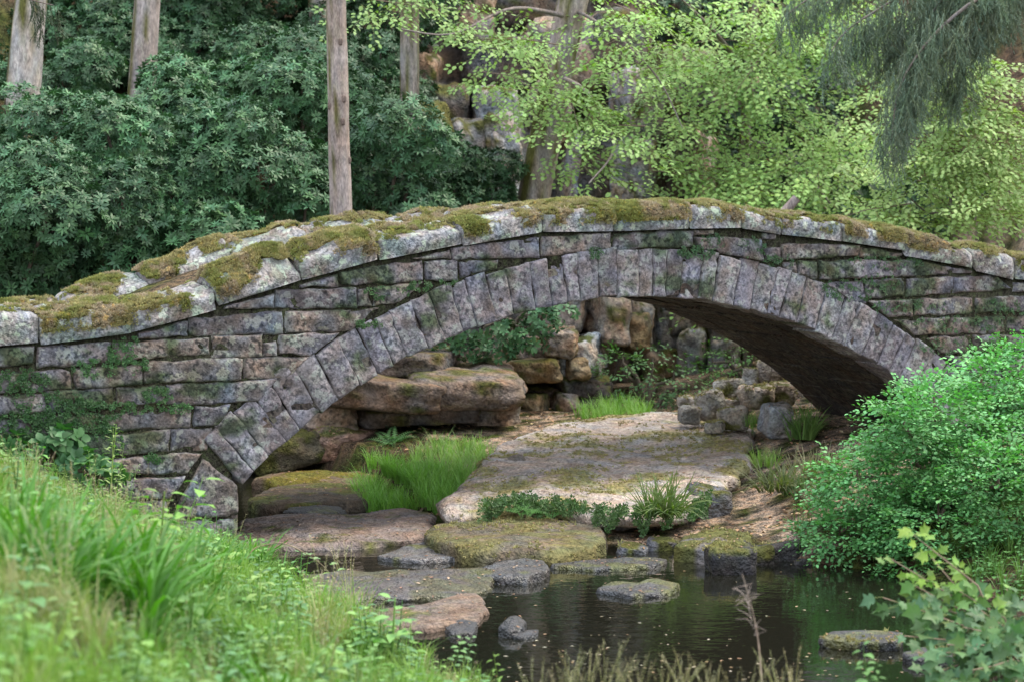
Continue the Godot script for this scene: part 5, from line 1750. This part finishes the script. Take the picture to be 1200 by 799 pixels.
func build_banks():
	# the bright bush in front of the bridge's far end
	var tw := spray_mesh(6, 0.28, 0.060, 0.66, 0.25, 0.15)
	var lobes := []
	for q in [[1075, 545, 0.42], [1130, 500, 0.46], [1185, 460, 0.42], [1020, 590, 0.36], [1100, 610, 0.48], [1170, 570, 0.5], [1050, 640, 0.36], [1005, 560, 0.26], [1215, 520, 0.5], [1140, 655, 0.45], [985, 622, 0.26], [1205, 640, 0.5], [1095, 480, 0.3], [1205, 430, 0.3], [1150, 445, 0.26], [1060, 500, 0.26], [1000, 655, 0.25], [1090, 670, 0.4], [1190, 690, 0.4], [1010, 690, 0.26], [1060, 700, 0.3], [970, 660, 0.2], [1130, 705, 0.35], [1215, 690, 0.4], [1180, 720, 0.35], [1230, 660, 0.4], [1040, 560, 0.35], [1130, 560, 0.45], [1235, 590, 0.5]]:
		lobes.append([at(q[0], q[1], rng.randf_range(19.9, 21.6)), Vector3(q[2] * 1.0, q[2] * 0.72, q[2])])
	shrub("green_bush", "large emerald bush of fine leaves before the far bridge end", "bush", "", Vector3(3.7, height(3.7, 21.3), -21.3), lobes, tw, M.bush, 210.0, Color(0.165, 0.39, 0.14), 0.25, 0.85, Color(0.13, 0.09, 0.07), 0.26, 0.4, true)
	# big-leaved shrub on the near bank
	big_leaf_shrub()
	# grass and weeds of the near bank
	var fine := [blades_mesh(14, 0.22, 0.0055, 0.4, 0.7), blades_mesh(16, 0.30, 0.006, 0.3, 0.5), blades_mesh(12, 0.26, 0.005, 0.6, 1.0)]
	var strap := blades_mesh(11, 0.34, 0.016, 0.4, 0.9)
	var weed := [stem_plant_mesh(0.16, 9, 0.045, 0.6, 0.3), stem_plant_mesh(0.12, 8, 0.05, 0.75, 0.2)]
	var sets := [[[], []], [[], []], [[], []]]
	var weeds := [[[], []], [[], []]]
	var plumes := [[], []]
	var straps := [[], []]
	for i in 30000:
		var d := 7.5 + 14.3 * pow(rng.randf(), 0.85)
		var l := -0.12 + 6.4 * pow(rng.randf(), 1.3)
		var x := table(EDGE_L, d) - l
		var y := height(x, d)
		if y < 0.01:
			continue
		var p := Vector3(x, y, -d)
		var s := proj(p)
		if s.x < -40.0 or s.y > 900.0:
			continue
		# keep off the bridge itself
		var bl := bridge.transform.affine_inverse() * p
		if bl.z < 0.06:
			continue
		var n := fb("patch", x * 0.5, d * 0.5, 3.0)
		var n2 := fb("patch2", x * 0.4, d * 0.4, 8.0)
		var straw := ss(0.08, 0.3, n2 + (0.12 if s.x < 260.0 and s.y < 700.0 else -0.08))
		var tint := Color(0.22, 0.36, 0.065).lerp(Color(0.13, 0.26, 0.045), ss(-0.1, 0.25, n))
		tint = tint.lerp(Color(0.42, 0.37, 0.21), straw * 0.7)
		var kind := rng.randi() % 3
		if rng.randf() < 0.35 + 0.5 * n:
			continue
		var size := rng.randf_range(0.5, 1.1) * (1.0 + 1.2 * fb("mid", x * 1.2, d * 1.2, 6.0)) * (0.55 if l < 0.25 else 1.0) * lerpf(1.0, 0.7, ss(15.0, 20.0, d))
		var b := Basis(Vector3.UP, rng.randf() * TAU).rotated(Vector3(1, 0, 0), rng.randf_range(-0.15, 0.25)).scaled(Vector3(size, size, size))
		if rng.randf() < 0.16 + 0.26 * ss(0.0, 0.3, n):
			weeds[i % 2][0].append(Transform3D(b.scaled(Vector3.ONE * rng.randf_range(1.1, 2.0)), p))
			weeds[i % 2][1].append(vary([Color(0.15, 0.30, 0.07), Color(0.22, 0.36, 0.10), Color(0.12, 0.24, 0.09)][rng.randi() % 3], 0.3))
		else:
			sets[kind][0].append(Transform3D(b, p))
			sets[kind][1].append(vary(tint, 0.2))
		if straw > 0.3 and rng.randf() < 0.05:
			plumes[0].append(Transform3D(b, p))
			plumes[1].append(vary(Color(0.48, 0.40, 0.29), 0.2))
		if n2 < -0.1 and s.x < 330.0 and s.y > 620.0 and rng.randf() < 0.10:
			straps[0].append(Transform3D(b.scaled(Vector3.ONE * 1.15), p))
			straps[1].append(vary(Color(0.10, 0.24, 0.04), 0.2))
	# low growth under the bush on the far bank
	for i in 2600:
		var d := rng.randf_range(14.0, 23.5)
		var x: float = table(EDGE_R, d) + 0.05 + 2.6 * rng.randf()
		if x < 2.3 or d > 21.0 and x < 3.1:
			continue
		var p := Vector3(x, height(x, d), -d)
		var b := Basis(Vector3.UP, rng.randf() * TAU).scaled(Vector3.ONE * rng.randf_range(0.6, 1.5))
		if i % 3 == 0:
			sets[0][0].append(Transform3D(b, p)); sets[0][1].append(vary(Color(0.14, 0.25, 0.06), 0.3))
		else:
			weeds[i % 2][0].append(Transform3D(b, p)); weeds[i % 2][1].append(vary(Color(0.09, 0.20, 0.06), 0.3))
	var bank := Node3D.new()
	bank.name = "bank_grass"
	add_child(bank)
	bank.set_meta("kind", "stuff")
	bank.set_meta("label", "bright long grass and small weeds covering both near banks")
	bank.set_meta("category", "grass")
	for k in 3:
		scatter("grass", fine[k], M.blade, bank, sets[k][0], sets[k][1])
	for k in 2:
		scatter("weeds", weed[k], M.bush, bank, weeds[k][0], weeds[k][1])
	scatter("seed_heads", plume_mesh(), M.dry, bank, plumes[0], plumes[1])
	scatter("broad_blades", strap, M.blade, bank, straps[0], straps[1])
	# broad-bladed clumps in front
	var blade_clump := blades_mesh(16, 0.42, 0.022, 0.4, 0.9)
	for q in [[35, 690, 13.0, "dark strap-leaved clump at the near edge of the bank"], [90, 740, 12.4, "strap-leaved clump beside the darkest one on near bank"], [150, 770, 12.2, "glossy strap-leaved clump lowest on the near bank"], [30, 770, 11.8, "strap-leaved clump in the near corner of the bank"], [150, 700, 13.4, "upright strap-leaved clump in the middle of near bank"]]:
		var p := at(q[0], q[1], q[2])
		p.y = height(p.x, q[2])
		clump("strap_leaf_plant", q[3], "plant", p, blade_clump, M.blade, 9, 0.16, Color(0.10, 0.25, 0.04), 1.35)
	# leafy plants at the wall foot and along the bank
	var ivyleaf := whorl_mesh(6, 0.085, 0.06, 0.4)
	lobes = []
	for q in [[20, 540, 0.2], [60, 535, 0.22], [95, 548, 0.2], [40, 560, 0.2], [120, 560, 0.15], [0, 520, 0.15], [75, 515, 0.12]]:
		lobes.append([at(q[0], q[1], 20.1), Vector3(q[2], q[2] * 0.7, 0.15)])
	shrub("ivy", "dark ivy at the foot of the wall above the grass", "plant", "", at(50, 575, 20.0), lobes, ivyleaf, M.bush, 110.0, Color(0.06, 0.15, 0.055), 0.3, 1.0, Color(0.1, 0.08, 0.05), 0.3)
	var feather := stem_plant_mesh(0.62, 46, 0.06, 0.25, 0.05)
	clump("tall_weed", "tall feathery pale weed standing against the wall foot", "plant", at(118, 640, 18.4), feather, M.bush, 9, 0.16, Color(0.27, 0.38, 0.12), 1.25)
	clump("tall_weed", "pale feathery weed in the near corner below the ivy", "plant", at(30, 600, 18.0), feather, M.bush, 4, 0.12, Color(0.27, 0.38, 0.14), 0.6)
	var nettle := stem_plant_mesh(0.5, 18, 0.12, 0.55, 0.25)
	clump("sapling_weed", "young bright-leaved sapling standing up from the grass", "plant", at(168, 705, 15.4), nettle, M.bush, 4, 0.10, Color(0.24, 0.42, 0.09), 1.4)
	clump("sapling_weed", "bright leafy weed near the foot of the pier", "plant", at(185, 650, 18.2), nettle, M.bush, 3, 0.14, Color(0.20, 0.38, 0.08), 0.8)
	clump("sapling_weed", "small round-leaved seedling at the end of the bank", "plant", at(520, 790, 14.8), stem_plant_mesh(0.36, 11, 0.065, 0.7, 0.3), M.bush, 2, 0.12, Color(0.20, 0.36, 0.13), 1.0)
	clump("sapling_weed", "upright seedling with narrow leaves by the water", "plant", at(588, 812, 14.6), stem_plant_mesh(0.30, 12, 0.05, 0.4, 0.2), M.bush, 1, 0.02, Color(0.28, 0.42, 0.10), 1.0)
	clump("sapling_weed", "seedling with small leaves under the big-leaved shrub", "plant", at(1030, 812, 13.2), stem_plant_mesh(0.26, 12, 0.07, 0.6, 0.2), M.bush, 2, 0.08, Color(0.14, 0.30, 0.08), 1.0)
	# airy dry grass before the water
	var dry := plume_mesh()
	var k := 0
	for q in [[690, 830, "airy dry grass tuft in the middle of the water's near edge"], [760, 835, "airy dry grass tuft beside the dry stem"], [640, 838, "airy dry grass tuft next to the bank's end"], [840, 835, "airy dry grass tuft at the foot of the dry stem"], [930, 838, "airy dry grass tuft before the dark slab"]]:
		clump("dry_grass_tuft", q[2], "grass tuft", at(q[0], q[1], 13.4), dry, M.dry, 9, 0.14, Color(0.42, 0.38, 0.24), 0.62)
		k += 1

func big_leaf_shrub():
	var foot := Vector3(2.95, 0.35, -15.0)
	var o := thing("big_leaf_shrub", "near shrub with large lobed leaves leaning over the water", "shrub", foot)
	var wood := Color(0.22, 0.16, 0.11)
	var tips := [[1065, 622, 15.0], [1045, 655, 14.9], [1090, 650, 15.2], [1120, 690, 15.0], [1035, 700, 14.8], [1080, 715, 14.7], [1150, 715, 14.8], [1190, 720, 15.1], [1170, 750, 14.5], [1110, 755, 14.4], [1060, 745, 14.6], [1195, 775, 14.3], [1140, 785, 14.2], [1090, 790, 14.3], [1180, 690, 15.4], [1215, 740, 14.8], [1130, 735, 14.5], [1165, 780, 14.2], [1070, 685, 15.0], [1100, 710, 14.9], [1200, 700, 15.2], [1145, 755, 14.4], [1075, 765, 14.4], [1120, 805, 14.1], [1190, 805, 14.1], [1160, 735, 14.6]]
	for tip in tips:
		var e := at(tip[0], tip[1], tip[2]) - foot
		var b := Vector3(rng.randf_range(-0.25, 0.1), -0.25, rng.randf_range(-0.15, 0.15))
		var m := b.lerp(e, 0.55) + Vector3(0.10, 0.10, 0)
		var st := part("stem", tube([b, m, e], [0.009, 0.006, 0.003], 5, wood), M.twig, o)
		var v := PackedVector3Array()
		var col := PackedColorArray()
		var ix := PackedInt32Array()
		var young: float = ss(720.0, 640.0, tip[1])
		for i in 22:
			var t := rng.randf_range(0.3, 1.0)
			var p := (b.lerp(m, t * 2.0) if t < 0.5 else m.lerp(e, t * 2.0 - 1.0)) + any_dir() * 0.03
			var a := rng.randf() * TAU
			var out := Vector3(cos(a), rng.randf_range(-0.35, 0.35), sin(a) * 0.8 + 0.35).normalized()
			var q := p + out * rng.randf_range(0.03, 0.08)
			var up := (Vector3.UP * 0.9 + Vector3(0, 0, 0.8) + any_dir() * 0.9).normalized()
			out = (out - up * out.dot(up)).normalized()
			add_tube(v, col, ix, [p, q], [0.0018, 0.0012], 3, Color(0.25, 0.30, 0.10))
			var c := Color(0.10, 0.20, 0.085).lerp(Color(0.25, 0.40, 0.06), clampf(young * 0.8 + rng.randf_range(-0.3, 0.3), 0.0, 1.0))
			lobed_leaf(v, col, ix, q, out, up, rng.randf_range(0.05, 0.12) * (1.0 - 0.2 * young), vary(c * 0.8, 0.3))
		part("leaves", finish(v, ix, col), M.bush, st)

# ---------------------------------------------------------------- twigs, litter, floating leaves
func spots_on(mesh: ArrayMesh, n: int, least_up: float) -> Array:
	# random points on the upper side of a mesh: [point, normal]
	var a := mesh.surface_get_arrays(0)
	var v: PackedVector3Array = a[Mesh.ARRAY_VERTEX]
	var ix: PackedInt32Array = a[Mesh.ARRAY_INDEX]
	var cum := PackedFloat32Array()
	var tri := []
	var total := 0.0
	for i in range(0, ix.size(), 3):
		var e := (v[ix[i + 2]] - v[ix[i]]).cross(v[ix[i + 1]] - v[ix[i]])
		if e.length() > 1e-9 and e.normalized().y > least_up:
			total += e.length()
			cum.append(total)
			tri.append(i)
	var out := []
	for k in n:
		var j := cum.bsearch(rng.randf() * total)
		var i: int = tri[mini(j, tri.size() - 1)]
		var s := rng.randf()
		var t := rng.randf()
		if s + t > 1.0:
			s = 1.0 - s
			t = 1.0 - t
		var nrm := (v[ix[i + 2]] - v[ix[i]]).cross(v[ix[i + 1]] - v[ix[i]]).normalized()
		out.append([v[ix[i]] + (v[ix[i + 1]] - v[ix[i]]) * s + (v[ix[i + 2]] - v[ix[i]]) * t, nrm])
	return out

func dead_leaf() -> ArrayMesh:
	var v := PackedVector3Array()
	var col := PackedColorArray()
	var ix := PackedInt32Array()
	add_leaf(v, col, ix, Vector3(0, 0, -0.022), Vector3(0, 0, 1), Vector3.UP, 0.045, 0.026, 0.25, -0.1, Color.WHITE)
	return finish(v, ix, col)

func build_small_things():
	var leaf := dead_leaf()
	var places := []
	var tints := []
	var moss_p := []
	var moss_t := []
	for o in get_children():
		if not (o is MeshInstance3D) or not o.has_meta("category") or o.get_meta("category") != "rock":
			continue
		var wide: float = o.mesh.get_aabb().size.x
		var many := int(clampf(wide * wide * 34.0, 4, 700))
		for s in spots_on(o.mesh, many, 0.6):
			var nrm: Vector3 = o.basis * s[1]
			places.append(Transform3D(looking(nrm + any_dir() * 0.2, rng.randf() * TAU).scaled(Vector3.ONE * rng.randf_range(0.35, 0.8)), o.transform * s[0] + nrm * 0.006))
			tints.append(vary([Color(0.32, 0.20, 0.13), Color(0.25, 0.15, 0.10), Color(0.36, 0.27, 0.18), Color(0.20, 0.14, 0.10)][rng.randi() % 4], 0.25))
		if o.name.begins_with("rock_platform") or o.name.begins_with("flat_rock") or o.name.begins_with("boulder"):
			for s in spots_on(o.mesh, int(clampf(wide * wide * 260.0, 30, 5200)), 0.35):
				var w: Vector3 = o.transform * s[0]
				if fb("patch", w.x * 0.8 + 5.0, w.z * 0.8, 3.0) + rng.randf_range(-0.12, 0.12) < 0.0:
					continue
				moss_p.append(Transform3D(looking(o.basis * s[1] + any_dir() * 0.4, rng.randf() * TAU).scaled(Vector3.ONE * rng.randf_range(1.0, 2.2)), w))
				moss_t.append(vary(Color(0.31, 0.28, 0.12), 0.25))
	for i in 2600:
		var d := rng.randf_range(20.8, 31.0)
		var x := rng.randf_range(-1.4, 4.2)
		var y := height(x, d)
		if y < 0.02:
			continue
		places.append(Transform3D(looking(Vector3.UP + any_dir() * 0.35, rng.randf() * TAU).scaled(Vector3.ONE * rng.randf_range(0.6, 1.3)), Vector3(x, y + 0.008, -d)))
		tints.append(vary([Color(0.36, 0.22, 0.13), Color(0.28, 0.16, 0.10), Color(0.40, 0.30, 0.19)][rng.randi() % 3], 0.25))
	var litter := scatter("leaf_litter", leaf, M.litter, self, places, tints)
	litter.set_meta("label", "dead brown leaves strewn over the rocks and path")
	litter.set_meta("category", "leaf litter")
	var mo := scatter("rock_moss", moss_tuft_mesh(), M.tuft, self, moss_p, moss_t)
	mo.set_meta("label", "short moss growing in patches on the rocks")
	mo.set_meta("category", "moss")
	places = []
	tints = []
	for i in 230:
		var px := rng.randf_range(480, 1060)
		var py := 650.0 + 150.0 * sqrt(rng.randf())
		var p := on_y(px, py, 0.004)
		if height(p.x, -p.z) > -0.05 or fb("mid", p.x * 0.7, p.z * 0.7, 5.0) < -0.12:
			continue
		places.append(Transform3D(Basis(Vector3.UP, rng.randf() * TAU).scaled(Vector3(1, 0.25, 1) * rng.randf_range(0.25, 0.8)), p))
		tints.append(vary([Color(0.32, 0.25, 0.17), Color(0.26, 0.17, 0.10), Color(0.38, 0.33, 0.24)][rng.randi() % 3], 0.25))
	var fl := scatter("floating_leaves", leaf, M.litter, self, places, tints)
	fl.set_meta("label", "small dead leaves floating on the pool")
	fl.set_meta("category", "leaves")
	# an arching bramble shoot over the pool
	var foot := at(282, 672, 17.6)
	var o := thing("bramble_shoot", "thin arching bramble shoot with few leaves over the water", "plant", foot)
	var pts := [Vector3.ZERO, at(295, 645, 17.6) - foot, at(330, 636, 17.6) - foot, at(352, 645, 17.5) - foot, at(375, 660, 17.5) - foot, at(400, 690, 17.4) - foot, at(412, 715, 17.4) - foot]
	limb(o, pts, 0.005, 0.002, Color(0.40, 0.32, 0.20), "stem")
	for q in [[358, 650], [368, 655], [388, 661], [396, 668], [405, 700], [412, 712]]:
		var v := PackedVector3Array()
		var col := PackedColorArray()
		var ix := PackedInt32Array()
		for k in 4:
			var a := rng.randf() * TAU
			add_leaf(v, col, ix, Vector3.ZERO, Vector3(cos(a), 0.3, sin(a)).normalized(), Vector3.UP, 0.06, 0.035, 0.08, 0.2, vary(Color(0.24, 0.38, 0.16), 0.2))
		part("leaf", finish(v, ix, col), M.bush, o, at(q[0], q[1], 17.5) - foot)
	# a dead stem standing before the pool
	foot = at(894, 815, 13.6)
	o = thing("withered_plant", "thin dry twiggy stem standing alone before the pool", "plant", foot)
	limb(o, [Vector3.ZERO, at(890, 760, 13.6) - foot, at(882, 715, 13.6) - foot, at(870, 672, 13.6) - foot], 0.006, 0.002, Color(0.42, 0.34, 0.27), "stem")
	for k in 16:
		var t := rng.randf_range(0.35, 0.95)
		var p := at(lerpf(893, 872, t), lerpf(790, 680, t), 13.6) - foot
		part("twig", tube([p, p + Vector3(rng.randf_range(-0.07, 0.07), rng.randf_range(0.02, 0.07), rng.randf_range(-0.04, 0.04)), p + Vector3(rng.randf_range(-0.1, 0.1), rng.randf_range(0.0, 0.09), 0)], [0.002, 0.0014, 0.0008], 3, Color(0.38, 0.30, 0.26)), M.twig, o)
	# a fallen branch end showing over the parapet
	foot = at(905, 262, 27.0)
	o = thing("dead_branch", "bare sawn branch end sticking up behind the parapet", "branch", foot)
	limb(o, [Vector3(-0.5, -0.35, 0), Vector3.ZERO, at(934, 232, 27.0) - foot], 0.07, 0.05, Color(0.42, 0.35, 0.31), "stem")
